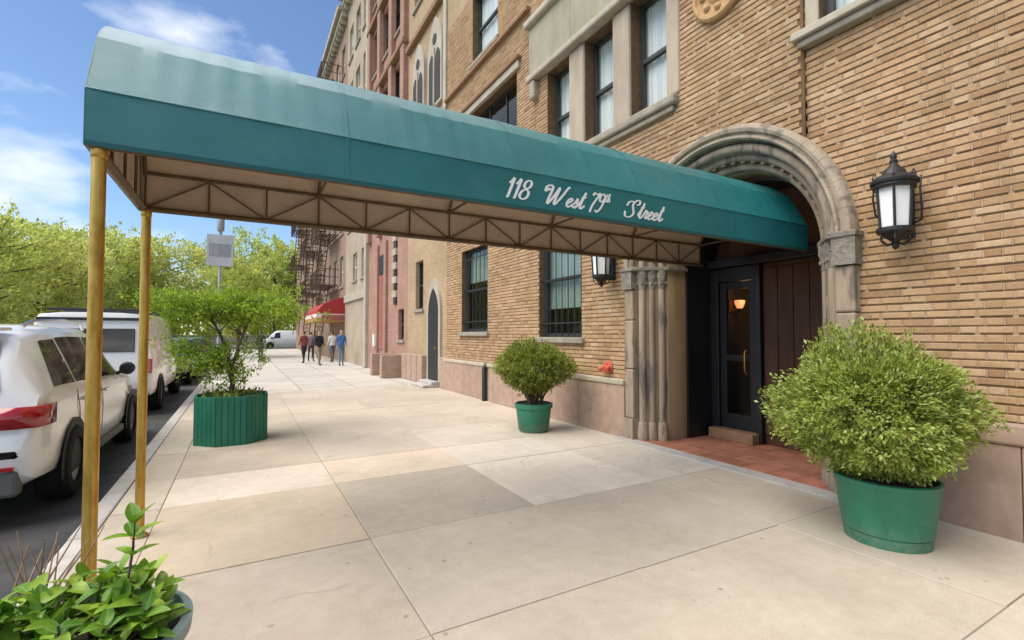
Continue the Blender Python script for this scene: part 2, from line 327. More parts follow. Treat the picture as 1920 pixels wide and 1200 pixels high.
M['leaf_bush'] = leafmat('shrub_leaf', [(0,(0.22,0.15,0.07)),(0.05,(0.20,0.15,0.06)),(0.07,(0.14,0.175,0.03)),(0.3,(0.26,0.335,0.065)),(0.6,(0.38,0.475,0.11)),(0.85,(0.48,0.57,0.19)),(1,(0.6,0.66,0.34))], 0.45)
M['leaf_bush2'] = leafmat('olive_shrub_leaf', [(0,(0.20,0.14,0.06)),(0.05,(0.18,0.13,0.05)),(0.07,(0.10,0.13,0.02)),(0.35,(0.20,0.25,0.042)),(0.7,(0.31,0.37,0.075)),(1,(0.44,0.47,0.15))], 0.42)
M['leaf_tree'] = leafmat('small_tree_leaf', [(0,(0.14,0.23,0.02)),(0.5,(0.25,0.38,0.04)),(1,(0.38,0.5,0.09))], 0.5)
M['leaf_far'] = leafmat('spring_leaf', [(0,(0.34,0.40,0.12)),(0.5,(0.48,0.54,0.20)),(1,(0.60,0.65,0.30))], 0.55)
M['leaf_far2'] = leafmat('spring_leaf_yellow', [(0,(0.38,0.42,0.15)),(0.5,(0.54,0.57,0.26)),(1,(0.66,0.67,0.38))], 0.55)
M['leaf_front'] = leafmat('glossy_leaf', [(0,(0.07,0.19,0.022)),(0.4,(0.14,0.31,0.03)),(0.75,(0.25,0.43,0.04)),(1,(0.40,0.56,0.07))], 0.3, 0.35)
M['bark'] = grain('bark', (0.09,0.065,0.045), (0.17,0.13,0.095), 14, 0.95, 0.8, 50, (1,1,0.3), bdist=0.02)
M['twig'] = grain('dry_twig', (0.24,0.15,0.09), (0.36,0.25,0.16), 20, 0.9)
M['paint_white'] = mat('white_car_paint', (0.82,0.815,0.79), 0.28, spec=0.5, coat=0.8)
M['paint_dark'] = mat('dark_car_paint', (0.02,0.022,0.026), 0.3, coat=0.8)
M['paint_grey'] = mat('grey_car_paint', (0.12,0.125,0.13), 0.3, metal=0.3, coat=0.8)
M['carglass'] = mat('tinted_car_glass', (0.012,0.014,0.014), 0.06, spec=0.7)
M['tyre'] = grain('tyre_rubber', (0.012,0.012,0.012), (0.022,0.021,0.02), 20, 0.85)
M['rim'] = mat('alloy_rim', (0.5,0.5,0.51), 0.4, 0.3)
M['lamp_red'] = mat('red_lens', (0.36,0.006,0.01), 0.12, coat=1.0)
M['plastic'] = mat('black_plastic', (0.02,0.02,0.021), 0.6)
M['bumper_grey'] = mat('lower_bumper_grey', (0.11,0.11,0.105), 0.55)
M['chrome'] = mat('chrome', (0.7,0.7,0.7), 0.12, 1.0)
M['red'] = grain('red_enamel', (0.46,0.085,0.05), (0.56,0.13,0.07), 12, 0.5)
M['awning_red'] = mat('red_awning', (0.34,0.026,0.022), 0.7)
M['rust_iron'] = grain('rusty_iron', (0.06,0.038,0.028), (0.12,0.07,0.05), 6, 0.8)
M['awning_yellow'] = mat('yellow_valance', (0.45,0.24,0.07), 0.6)
M['awning_sheen'] = mat('valance_sky_sheen', (0.75,0.6,0.58), 0.6)
M['skin'] = mat('skin', (0.45,0.28,0.2), 0.6); M['hair'] = mat('hair', (0.03,0.02,0.015), 0.7)
M['tower'] = grain('tower_facade', (0.44,0.46,0.49), (0.56,0.58,0.6), 0.12, 0.7, 0.0)
M['tower_win'] = mat('tower_window', (0.36,0.39,0.43), 0.4)
M['dull_glass'] = mat('dull_dark_glass', (0.05,0.045,0.04), 0.6, spec=0.25)
M['mullion'] = grain('mullion_stone', (0.33,0.265,0.20), (0.43,0.355,0.275), 5, 0.85, 0.35, 60, (1,1,0.3), 0.1)
M['dull_red'] = grain('faded_red_paint', (0.26,0.09,0.07), (0.34,0.13,0.1), 4, 0.7)

def leaf_detail(m):
    t = NT(m); lk = t.b.inputs['Base Color'].links[0]; c0 = lk.from_socket
    sp = t.new('SeparateXYZ'); t.l.new(t.new('TexCoord').outputs['Object'], sp.inputs[0])
    ay = t.math('ABSOLUTE', sp.outputs['Y']); rib = t.ramp(ay, [(0.0008,(0.55,0.55,0.55)),(0.0022,(0,0,0))])
    wv = t.math('SINE', t.math('MULTIPLY', t.math('SUBTRACT', sp.outputs['X'], ay), 520.0)); vein = t.ramp(wv, [(0.86,(0,0,0)),(0.99,(0.22,0.22,0.22))])
    c1 = t.mix(rib, c0, (0.45,0.52,0.2)); c1 = t.mix(vein, c1, (0.32,0.42,0.12))
    bl = t.ramp(t.noise(30, 5, 0.65, t.coord('Position')), [(0.35,(0.72,0.74,0.6)),(0.65,(1.08,1.05,1.0))]); c1 = t.mix(1, c1, bl, 'MULTIPLY'); t.base(c1)
leaf_detail(M['leaf_front'])
M['sign_grey'] = grain('pale_sign_back', (0.42,0.45,0.49), (0.56,0.58,0.61), 3, 0.5, 0.1, 30)
M['pole_grey'] = grain('grey_pole', (0.25,0.27,0.29), (0.36,0.38,0.40), 6, 0.5, 0.1, 40, (1,1,0.3))
# ================================================================ SETTING: ground, road, pavement
rnd = random.Random(7)
g = MB(); g.quad((-900,-400,-0.19),(900,-400,-0.19),(900,1400,-0.19),(-900,1400,-0.19)); struct(g.build('ground', M['grass']))
g = MB(); g.quad((-11,-30,-0.13),(-1.08,-30,-0.13),(-1.08,240,-0.13),(-11,240,-0.13)); struct(g.build('road', M['asphalt']))
g = MB(); g.quad((-120,56,-0.126),(150,56,-0.126),(150,70,-0.126),(-120,70,-0.126)); struct(g.build('avenue', M['asphalt']))
CX0, CX1 = -1.09, -0.93                      # curb
XJ = [-0.93, -0.58, 0.85, 2.28, 3.71, 5.02]
YJ = [-2.9,-1.59,-0.28,1.03,2.34,3.65,5.15,6.1,7.4,8.7,10.0,11.3,12.6,13.9]
TONE = {(1,5):(0.51,0.45,0.365),(1,6):(0.62,0.58,0.52),(1,7):(0.46,0.42,0.365),(2,5):(0.43,0.40,0.355),(2,6):(0.60,0.53,0.45),(2,7):(0.49,0.46,0.41),
        (3,5):(0.63,0.605,0.55),(3,6):(0.585,0.57,0.52),(3,7):(0.54,0.51,0.45),(4,5):(0.56,0.54,0.49),(4,6):(0.55,0.53,0.47),(1,4):(0.47,0.435,0.375),(2,4):(0.475,0.445,0.39),
        (3,4):(0.475,0.445,0.39),(4,4):(0.49,0.46,0.40),(2,3):(0.49,0.455,0.39),(3,3):(0.50,0.465,0.40)}
walk = MB(); walk.box(CX1-0.002,5.02,YJ[0],YJ[-1],-0.18,-0.008); walk = struct(walk.build('sidewalk', M['joint']))
for i in range(len(XJ)-1):
    for j in range(len(YJ)-1):
        gp = 0.0035; x0, x1, y0, y1 = XJ[i]+gp, XJ[i+1]-gp, YJ[j]+gp, YJ[j+1]-gp
        cx, cy = (x0+x1)/2, (y0+y1)/2; dz = rnd.uniform(-0.003,0.003)
        s_ = MB(); s_.box(x0-cx, x1-cx, y0-cy, y1-cy, -0.09, dz)
        o = s_.build('slab', M['slab'], walk, bevel=0.004); o.location = (cx, cy, 0)
        k = rnd.uniform(-0.03,0.035); b = TONE.get((i,j), (0.50+k,0.465+k,0.405+k*0.8)); o.color = (*b, 1)
g = MB(); g.box(CX1,5.6,YJ[-1]+0.004,55,-0.18,0.0); struct(g.build('far_sidewalk', M['far_walk']))
g = MB(); g.box(-15.5,-11.15,-30,55,-0.18,0.0); struct(g.build('opposite_sidewalk', M['far_walk']))
g = MB(); g.box(-60,60,70.2,74,-0.18,0.0); struct(g.build('park_sidewalk', M['far_walk']))
g = MB(); g.box(-60,60,74.1,74.6,-0.19,1.25); g.box(-60,60,74.0,74.7,1.253,1.4); tag(g.build('park_wall', M['sill']), 'low grey stone park wall beyond the avenue', 'wall')
curb = struct(empty('curb'))
y = -2.9; sm = {}
while y < 20:
    L = 1.9; s_ = MB(); s_.box(CX0,CX1-0.006,0.005,L-0.005,-0.3,0.004)
    o = s_.build('curb_stone', M['granite'], curb, bevel=0.018); o.location = (rnd.uniform(-0.004,0.004), y, rnd.uniform(-0.004,0.003)); y += L
s_ = MB(); s_.box(CX0,CX1,y,55,-0.3,0.002); s_.build('curb_run', M['granite'], curb)
s_ = MB(); s_.box(-11.15,-11,-30,55,-0.3,0.004); struct(s_.build('opposite_curb', M['granite']))

# ================================================================ APARTMENT HOUSE
XL, XR, YC = 4.90, 4.97, 2.77               # brick face left / right of the break in the front
PC, PR, PZ = 3.826, 1.5, 2.40               # portal centre, outer radius, springing
PL0 = 0.84                                  # top of the plinth
WIN = {  # openings y0,y1,z0,z1
 'ground_near': (6.40,7.70,1.45,3.55), 'ground_far': (9.90,11.38,1.56,3.62),
 'triple_a': (4.52,5.20,4.62,6.35), 'triple_b': (5.58,6.28,4.62,6.35), 'triple_c': (6.70,7.40,4.62,6.35),
 'side': (1.15,2.62,4.56,6.3), 'upper_far': (9.40,10.75,8.15,9.9), 'bay_far': (8.55,11.0,4.62,6.95)}
house = empty('apartment_house', (XL, 3.8, 0))
tag(house, 'tan brick apartment house with round arched stone portal on the right', 'building')
def H(o):  # parent keeping world coordinates
    o.parent = house; o.matrix_parent_inverse = Matrix.Translation(house.location).inverted(); return o
def wall_sheet(mb, X, Y0, Y1, z0, z1, ops, depth, mi=0, rmi=0):
    ys = sorted({Y0,Y1,*[min(max(v,Y0),Y1) for o in ops for v in o[:2]]}); zs = sorted({z0,z1,*[min(max(v,z0),z1) for o in ops for v in o[2:]]})
    for a, b in zip(ys, ys[1:]):
        for c, d in zip(zs, zs[1:]):
            my, mz = (a+b)/2, (c+d)/2
            if any(o[0]<my<o[1] and o[2]<mz<o[3] for o in ops): continue
            mb.quad((X,b,c),(X,a,c),(X,a,d),(X,b,d), mi)
    for (a,b,c,d) in ops:
        if c == 0.0 and d == PORT[3]: continue
        e = X+depth
        a_, b_ = max(a,Y0), min(b,Y1)
        if b_ <= a_: continue
        mb.quad((X,a_,c),(e,a_,c),(e,a_,d),(X,a_,d), rmi); mb.quad((X,b_,c),(X,b_,d),(e,b_,d),(e,b_,c), rmi)
        mb.quad((X,a_,d),(e,a_,d),(e,b_,d),(X,b_,d), rmi); mb.quad((X,a_,c),(X,b_,c),(e,b_,c),(e,a_,c), rmi)
BX = 0.010
PORT = (PC-PR, PC+PR, 0.0, PZ+PR+0.02)
wb = MB()
ops_all = list(WIN.values())
TOPZ = 9.95
wall_sheet(wb, XL+BX, YC, 12.45, 0, TOPZ, [o for o in ops_all if o[1] > YC] + [(YC, PORT[1], PORT[2], PORT[3])], 0.24)
wall_sheet(wb, XR+BX, -6, YC, 0, TOPZ, [o for o in ops_all if o[1] <= YC] + [(PORT[0], YC, PORT[2], PORT[3])], 0.24)
rq = MB(); rq.quad((XL+0.006,YC+0.004,PZ+1.0),(XR+BX,YC+0.004,PZ+1.0),(XR+BX,YC+0.004,TOPZ),(XL+0.006,YC+0.004,TOPZ)); H(rq.build('wall_return', M['brick'], fix=False))
# spandrels round the arch
N = 56
for k in range(N):
    a, b = PORT[0]+(PORT[1]-PORT[0])*k/N, PORT[0]+(PORT[1]-PORT[0])*(k+1)/N
    X = XL+BX if (a+b)/2 > YC else XR+BX
    za = PZ+math.sqrt(max(0,PR**2-(a-PC)**2)); zb_ = PZ+math.sqrt(max(0,PR**2-(b-PC)**2))
    wb.quad((X,b,zb_),(X,a,za),(X,a,PORT[3]),(X,b,PORT[3]))
H(wb.build('wall', M['rake'], fix=False))
# the mass of the house above and behind
mm = MB(); mm.box(XL+0.02,16,-6,12.45,TOPZ,24); mm.box(9.0,16,-6,12.45,0,TOPZ); mm.box(XL+0.03,9,-6.0,-5.9,0,TOPZ); mm.box(XL+0.03,9,12.35,12.45,0,TOPZ)
H(mm.build('upper_wall', M['farbrick_tan']))

# ---- bricks
CH, BH = 0.0655, 0.0500
def camproj(x, y, z):
    sy, cy = math.sin(0.5106), math.cos(0.5106); sp, cp = math.sin(0.0296), math.cos(0.0296)
    r = x*cy - y*sy; d = x*sy + y*cy; w = z-1.5; d2 = d*cp + w*sp; u = w*cp - d*sp
    return 960+905.7*r/d2, 600-905.7*u/d2, d2
def brick_geo(x, y0, y1, z0, z1, rr):
    b = 0.005; d = rr.uniform(-0.0015,0.0018); xf = x+d; xb = x+BX+0.004; j = lambda: rr.uniform(-0.0015,0.0015)
    vs = [(xb,y0,z0),(xb,y1,z0),(xb,y1,z1),(xb,y0,z1),(xf+b,y0,z0),(xf+b,y1,z0),(xf+b,y1,z1),(xf+b,y0,z1),
          (xf+j(),y0+b,z0+b),(xf+j(),y1-b,z0+b),(xf+j(),y1-b,z1-b),(xf+j(),y0+b,z1-b)]
    fs = [(0,4,5,1),(1,5,6,2),(2,6,7,3),(3,7,4,0),(4,8,9,5),(5,9,10,6),(6,10,11,7),(7,11,8,4),(8,11,10,9)]
    return vs, fs
cells = []     # x, y0, y1, z0, z1, whole?
fill = MB(); fill2 = MB()
rb = random.Random(11)
row = 0
z = PL0
while z + CH < TOPZ:
    deep = (row % 2 == 0)
    z0, z1 = z + (0.0140 if deep else 0.0085), z + CH - 0.002
    zm = (z0+z1)/2
    for (X, A, B, ops) in ((XR, -1.6, YC-0.002, ops_all), (XL, YC, 12.44, ops_all)):
        cuts = [(o[0]-0.004, o[1]+0.004) for o in ops if o[2]-0.03 < zm < o[3]+0.0]
        if zm < PZ: cuts.append((PORT[0]-0.01, PORT[1]+0.01))
        elif zm < PZ+PR+0.0:
            h_ = math.sqrt(max(0, PR**2-(zm-PZ)**2)); cuts.append((PC-h_+0.01, PC+h_-0.01))
        segs = [(A,B)]
        for c0, c1 in cuts:
            ns = []
            for a, b in segs:
                if c1 <= a or c0 >= b: ns.append((a,b)); continue
                if c0 > a: ns.append((a,c0))
                if c1 < b: ns.append((c1,b))
            segs = ns
        y = -1.6 - rb.uniform(0,0.004) - (0.1575 if row % 2 else 0.0)
        k = 0
        while y < B:
            L = 0.203 if k % 2 == 0 else 0.098
            for a, b in segs:
                p, q = max(y,a), min(y+L,b)
                if q-p > 0.03:
                    cells.append((X,p,q,z0,z1, abs(q-p-L) < 1e-6))
                    # head joints, and bridges of pale mortar across the deep bed joint
                    if y+L < b: fill.box(X+0.0025,X+BX+0.003,q,q+0.0105,z0-0.001,z1)
                    if deep and y+L < b and rb.random() < 0.35: fill.box(X+0.0035,X+BX+0.003,q-0.012,q+0.020,z-0.004,z0+0.001)
            y += L + 0.0105; k += 1
        for a, b in segs: fill2.box(X+(0.0085 if deep else 0.005),X+BX+0.003,a,b,z-0.002,z0+0.0005)
    z += CH; row += 1
score = []
for i, (X,p,q,z0,z1,whole) in enumerate(cells):
    if not whole: continue
    ax, ay, ad = camproj(X,p,(z0+z1)/2); bx_, by, bd = camproj(X,q,(z0+z1)/2)
    if ad < 0.3 or bd < 0.3: continue
    mx_, my_ = (ax+bx_)/2, (ay+by)/2
    if not (1250 < mx_ < 1915 and 4 < my_ < 1000): continue
    if 1430 < mx_ < 1860 and my_ > 606: continue
    if 1640 < mx_ < 1725 and 290 < my_ < 470: continue
    score.append((abs(ax-bx_)*905.7*(z1-z0)/ad, i))
score.sort(reverse=True); pick = {i for _, i in score[:300]}
rest = MB(); unit = {}
for i, (X,p,q,z0,z1,whole) in enumerate(cells):
    if i in pick:
        key = (round(q-p,3), round(z1-z0,4))
        pool = unit.setdefault(key, [])
        if len(pool) < 6:
            vs, fs = brick_geo(0, -(q-p)/2, (q-p)/2, -(z1-z0)/2, (z1-z0)/2, rb)
            me = bpy.data.meshes.new('brick'); me.from_pydata(vs, [], fs); me.materials.append(M['brick']); pool.append(me)
            md = me
        else: md = rb.choice(pool)
        o = bpy.data.objects.new('brick', md); COL.objects.link(o); o.location = (X,(p+q)/2,(z0+z1)/2); H(o)
    else:
        vs, fs = brick_geo(X,p,q,z0,z1,rb); rest.add(vs, fs)
o = H(rest.build('brickwork', M['brick'], fix=False)); stuff(o)
H(fill.build('mortar', M['mortar'], fix=False)); H(fill2.build('bed_mortar', M['mortar_brown'], fix=False))

# ---- plinth of pink stone blocks with a cap
def run_blocks(name, X0, X1, Ya, Yb, z0, z1, L, m, bev=0.008):
    n = max(1, round((Yb-Ya)/L)); w = (Yb-Ya)/n
    for k in range(n):
        b = MB(); b.box(X0,X1,Ya+k*w+0.003,Ya+(k+1)*w-0.003,z0,z1); H(b.build(name, m, bevel=bev))
run_blocks('plinth_block', XL-0.055, XL+0.03, PC+PR+0.005, 9.72, 0, 0.755, 1.05, M['plinth'])
run_blocks('plinth_block', XL-0.055, XL+0.03, 9.98, 12.44, 0, 0.755, 1.05, M['plinth'])
run_blocks('plinth_block', XR-0.055, XR+0.03, -4.0, PC-PR-0.005, 0, 0.685, 1.05, M['plinth'])
run_blocks('plinth_cap', XL-0.075, XL+0.03, PC+PR+0.005, 12.44, 0.758, 0.845, 1.4, M['plinth_cap'], 0.02)
run_blocks('plinth_cap', XR-0.075, XR+0.03, -4.0, PC-PR-0.005, 0.688, 0.845, 1.4, M['plinth'], 0.02)
b = MB(); b.box(XL-0.03,XL+0.03,9.725,9.975,0,0.75); H(b.build('plinth_recess', M['plinth_cap']))

# ---- windows
def window(parent_fix, y0, y1, z0, z1, X, frame, cur=None, sill=True, rails=1, bars=False, fx=0.14, sillm='sill', drop=1.0, mull=0, fw=0.05):
    """sash window in an opening of a wall facing -X: frame > pane, curtain, sill"""
    f = MB(); x0, x1 = X+fx, X+fx+0.06
    f.box(x0,x1,y0+0.001,y0+fw,z0,z1); f.box(x0,x1,y1-fw,y1-0.001,z0,z1); f.box(x0+0.002,x1-0.002,y0+fw,y1-fw,z0,z0+fw); f.box(x0+0.002,x1-0.002,y0+fw,y1-fw,z1-fw,z1)
    for k in range(rails):
        zz = z0+(z1-z0)*(k+1)/(rails+1); f.box(x0-0.012,x1-0.004,y0+fw,y1-fw,zz-0.028,zz+0.028)
    for k in range(mull):
        yy = y0+(y1-y0)*(k+1)/(mull+1); f.box(x0+0.006,x1-0.006,yy-0.02,yy+0.02,z0+fw,z1-fw)
    w = parent_fix(f.build('window', frame))
    def sub(o): o.parent = w; return o
    p = MB(); p.quad((x0+0.03,y1-fw*0.8,z0+fw*0.8),(x0+0.03,y0+fw*0.8,z0+fw*0.8),(x0+0.03,y0+fw*0.8,z1-fw*0.8),(x0+0.03,y1-fw*0.8,z1-fw*0.8)); sub(p.build('pane', M['glass']))
    r = MB(); xb = x1+0.5
    r.quad((xb,y0,z0),(xb,y1,z0),(xb,y1,z1),(xb,y0,z1)); r.quad((x1,y0,z0),(xb,y0,z0),(xb,y0,z1),(x1,y0,z1)); r.quad((x1,y1,z0),(xb,y1,z0),(xb,y1,z1),(x1,y1,z1))
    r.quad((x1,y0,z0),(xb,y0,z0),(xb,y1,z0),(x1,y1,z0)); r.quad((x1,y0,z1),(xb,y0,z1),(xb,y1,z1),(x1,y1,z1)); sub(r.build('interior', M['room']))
    if cur:
        c_ = MB(); n = 40; zb_ = z1-(z1-z0)*drop
        pts = [(x1+0.03+0.012*math.sin(k*1.9)+0.006*math.sin(k*0.7), y0+(y1-y0)*k/n) for k in range(n+1)]
        for (xa,ya),(xc,yc) in zip(pts, pts[1:]): c_.quad((xa,ya,zb_),(xc,yc,zb_),(xc,yc,z1),(xa,ya,z1))
        sub(c_.build('curtain', cur, smooth=60))
    if sill:
        s_ = MB(); s_.box(X-0.07,X+fx+0.02,y0-0.09,y1+0.09,z0-0.10,z0-0.002); sub(s_.build('sill', M[sillm], bevel=0.012))
    if bars:
        for k in range(7):
            yy = y0+(y1-y0)*(k+0.5)/7; b_ = MB(); b_.tube([(X+0.07,yy,z0),(X+0.07,yy,z1)],0.009,6); sub(b_.build('grille_bar', M['iron']))
        for zz in (z0+0.25, (z0+z1)/2, z1-0.25):
            b_ = MB(); b_.box(X+0.06,X+0.08,y0,y1,zz-0.012,zz+0.012); sub(b_.build('grille_rail', M['iron']))
    return w
W = WIN
window(H,*W['ground_near'],XL,M['frame_dark'],M['curtain_green'],rails=1,bars=True,drop=0.75,fw=0.07)
window(H,*W['ground_far'],XL,M['frame_dark'],M['curtain_green'],rails=1,bars=True,drop=0.4,fw=0.08)
for k in ('triple_a','triple_b','triple_c'): window(H,*W[k],XL,M['frame_dark'],M['curtain'],sill=False,fx=0.2,drop=1.0)
window(H,*W['side'],XR,M['frame_dark'],M['curtain'],sill=False,fx=0.12,fw=0.07)
window(H,*W['upper_far'],XL,M['frame_dark'],M['curtain'],rails=1,fx=0.16)
window(H,*W['bay_far'],XL,M['frame_dark'],None,rails=1,mull=2,fx=0.2)
def hb(name, m, x0,x1,y0,y1,z0,z1, bev=0.01):
    b = MB(); b.box(x0,x1,y0,y1,z0,z1); return H(b.build(name, m, bevel=bev))
# stone surround of the triple window
for y0,y1 in ((4.30,4.515),(5.205,5.575),(6.285,6.695),(7.405,8.30)):
    if y1 < 8:
        hb('stone_mullion', M['mullion'] if y1 < 7 else M['brick'], XL-0.03, XL+0.19, y0, y1, 4.625, 6.345, 0.03)
hb('window_sill', M['sill'], XL-0.11, XL+0.2, 4.32, 7.62, 4.49, 4.615, 0.03)
hb('sill_moulding', M['sill'], XL-0.06, XL+0.0, 4.38, 7.56, 4.41, 4.487, 0.02)
# entablature of olive limestone blocks with a moulding below and above
for k,(a,b_) in enumerate(((4.2,5.2),(5.206,6.55),(6.556,7.9))):
    hb('entablature_block', M['limestone_olive'], XL-0.10, XL+0.1, a, b_, 6.48, 7.42, 0.012)
hb('entablature_moulding', M['limestone'], XL-0.16, XL+0.1, 4.18, 7.95, 6.36, 6.475, 0.03)
hb('entablature_cornice', M['limestone'], XL-0.2, XL+0.1, 4.15, 7.98, 7.425, 7.56, 0.04)
# brackets
for yy in (7.78, 4.35): hb('bracket', M['limestone_olive'], XL-0.13, XL+0.05, yy-0.09, yy+0.09, 6.0, 6.355, 0.04)
hb('side_window_sill', M['limestone'], XR-0.13, XR+0.14, 0.95, 2.84, 4.475, 4.555, 0.012)
hb('sill_moulding', M['sill'], XR-0.085, XR+0.02, 1.0, 2.80, 4.395, 4.472, 0.02)
hb('window_jamb', M['limestone'], XR-0.012, XR+0.12, 2.625, 2.755, 4.56, 6.3, 0.012)
hb('string_course', M['brownstone'], XL-0.10, XL+0.02, 8.0, 12.44, 7.9, 8.0, 0.02)
hb('lintel', M['limestone'], XL-0.06, XL+0.2, 8.4, 11.15, 6.955, 7.12, 0.015)
hb('lintel_moulding', M['brownstone'], XL-0.11, XL+0.02, 8.35, 11.2, 7.125, 7.2, 0.02)
# roundel
b = MB(); n = 40
b.lathe([(0.36,0.0),(0.36,0.05),(0.335,0.075),(0.30,0.075),(0.285,0.045),(0.16,0.03),(0.12,0.06),(0.04,0.075),(0.001,0.075)], n=40)
o = b.build('roundel', M['terracotta'], smooth=35); o.rotation_euler = (0, -math.pi/2, 0); o.location = (XL+0.005, 3.70, 5.60); H(o)
ro = o
for k in range(8):
    a = k*math.pi/4; p_ = MB(); p_.lathe([(0.001,0.0),(0.045,0.01),(0.03,0.035),(0.001,0.04)], (0.215*math.cos(a),0.215*math.sin(a),0.04), 10)
    q = p_.build('petal', M['terracotta'], ro, smooth=60)

# ================================================================ PORTAL (part of the house)
def arch_sweep(prof, zs=PZ, n=48, down=0.0):
    """sweep profile [(radius, x)] round the half circle, then down both jambs to z = down"""
    mb = MB(); P = len(prof); stations = []
    stations.append((-1, down)); 
    for k in range(n+1): stations.append(('a', math.pi*k/n))
    stations.append((1, down))
    for s_ in stations:
        for (r, x) in prof:
            if s_[0] == 'a': mb.v.append((x, PC - r*math.cos(s_[1]), zs + r*math.sin(s_[1])))
            else: mb.v.append((x, PC + s_[0]*r, s_[1]))
    for i in range(len(stations)-1):
        for j in range(P-1):
            mb.f.append((i*P+j, i*P+j+1, (i+1)*P+j+1, (i+1)*P+j)); mb.m.append(0)
    return mb
def roll(Rc, Xc, r, a0=-30, a1=215, n=12):
    return [(Rc + r*math.cos(R_(a0+(a1-a0)*k/n)), Xc - r*math.sin(R_(a0+(a1-a0)*k/n))) for k in range(n+1)]
orders = [((1.285,5.00),0.052), ((1.20,5.10),0.046), ((1.115,5.205),0.05)]
prev = (1.345, XL+0.02)
for (rc, xc), r in orders:
    prof = [prev, (1.345 if rc > 1.25 else prev[0], xc+0.02)] + roll(rc, xc, r) + [(rc-r-0.004, xc+0.055)]
    H(arch_sweep(prof).build('archivolt', M['portal'], smooth=50)); prev = prof[-1]
# dentils between the inner orders
for k in range(27):
    a = math.pi*(k+0.5)/27; d = MB(); d.box(-0.03,0.03,-0.028,0.028,-0.022,0.022)
    o = d.build('dentil', M['brownstone'], bevel=0.006); rr_ = 1.155
    o.location = (5.115, PC-rr_*math.cos(a), PZ+rr_*math.sin(a)); o.rotation_euler = (a-math.pi/2 if False else -(math.pi/2-a), 0, 0); H(o)
# inner reveal
H(arch_sweep([prev,(1.05,5.27),(1.05,5.62)]).build('reveal', M['jambwood'], smooth=50))
H(arch_sweep([(1.05,5.621),(1.02,5.625),(1.02,6.3)]).build('inner_reveal', M['blackframe'], smooth=50))
# outer rim of separate stones, carried down the jambs
nv = 17
for k in range(nv):
    a0, a1 = math.pi*k/nv+0.0012, math.pi*(k+1)/nv-0.0012; v_ = MB(); nn = 5
    ring = []
    for j in range(nn+1):
        a = a0+(a1-a0)*j/nn
        for (r, x) in ((1.352,XL+0.08),(1.352,XL-0.01),(1.37,XL-0.035),(1.395,XL-0.035),(1.405,XL-0.012),(1.42,XL-0.012),(1.435,XL-0.05),(1.47,XL-0.06),(1.505,XL-0.05),(1.525,XL-0.015),(1.525,XL+0.08)):
            v_.v.append((x, PC-r*math.cos(a), PZ+r*math.sin(a)))
    P = 11
    for j in range(nn):
        for i in range(P): v_.f.append((j*P+i, j*P+(i+1)%P, (j+1)*P+(i+1)%P, (j+1)*P+i)); v_.m.append(0)
    v_.f += [tuple(range(P)), tuple(nn*P+i for i in range(P))]; v_.m += [0,0]
    H(v_.build('voussoir', M['portal_light'], smooth=30))
for sgn in (-1,1):
    for k,(z0,z1) in enumerate(((0.3,1.0),(1.006,1.7),(1.706,2.14))):
        y0,y1 = sorted((PC+sgn*1.35, PC+sgn*1.52)); hb('jamb_stone', M['portal'], XL-0.03, XL+0.09, y0, y1, z0, z1, 0.02)
    # capital: carved band stepping out over each shaft
    cpt = MB()
    for (rc, xc), r in orders:
        yc = PC+sgn*rc
        cpt.lathe([(r*1.02,2.14),(r*1.15,2.16),(r*1.1,2.18),(r*1.35,2.27),(r*1.55,2.34),(r*1.6,2.40)], (xc,yc,0), 14)
        for j in range(10):
            a = 2*math.pi*j/10; cpt.lathe([(0.002,0),(0.016,0.012),(0.012,0.04),(0.002,0.05)], (xc+r*1.3*math.cos(a), yc+r*1.3*math.sin(a), 2.2+0.09*(j%2)), 6)
    y0,y1 = sorted((PC+sgn*1.02, PC+sgn*1.56)); 
    y0_, y1_ = sorted((PC+sgn*1.34, PC+sgn*1.545)); cpt.box(XL-0.06,5.0,y0_,y1_,2.145,2.40)
    H(cpt.build('capital', M['carved'], smooth=40))
    ab = MB()
    pts = [(PC+sgn*1.56,XL-0.075),(PC+sgn*1.30,XL-0.075),(PC+sgn*1.0,5.24),(PC+sgn*1.0,5.62),(PC+sgn*1.56,5.62)]
    ab.prism([(x,y_) for y_,x in pts], 2.402, 2.455, 'z'); H(ab.build('abacus', M['carved'], bevel=0.01))
    bs = MB()
    for (rc, xc), r in orders:
        bs.lathe([(r*1.7,0.012),(r*1.7,0.12),(r*1.5,0.15),(r*1.55,0.18),(r*1.3,0.21),(r*1.35,0.235),(r*1.05,0.26)], (xc,PC+sgn*rc,0), 16)
    y0,y1 = sorted((PC+sgn*1.33, PC+sgn*1.54)); bs.box(XL-0.06,XL+0.1,y0,y1,0.012,0.297)
    H(bs.build('shaft_base', M['portal'], smooth=40))
# floor of the entrance: stone border and red quarry tiles
fl = struct(empty('entrance_floor'))
b = MB(); b.box(4.80,6.3,PC-1.53,PC+1.53,-0.1,0.006); b.build('tile_bed', M['joint'], fl)
b = MB(); b.box(4.70,4.905,PC-1.6,PC+1.6,-0.1,0.014); b.build('threshold_stone', M['granite'], fl, bevel=0.008)
nx, ny = 5, 10
for i in range(nx):
    for j in range(ny):
        x0 = 4.915+i*0.275; y0 = PC-1.47+j*0.294
        b = MB(); b.box(0.003,0.272,0.003,0.291,-0.02,0.0); o = b.build('tile', M['tile'], fl, bevel=0.004); o.location = (x0,y0,0.012+rnd.uniform(-0.001,0.001))
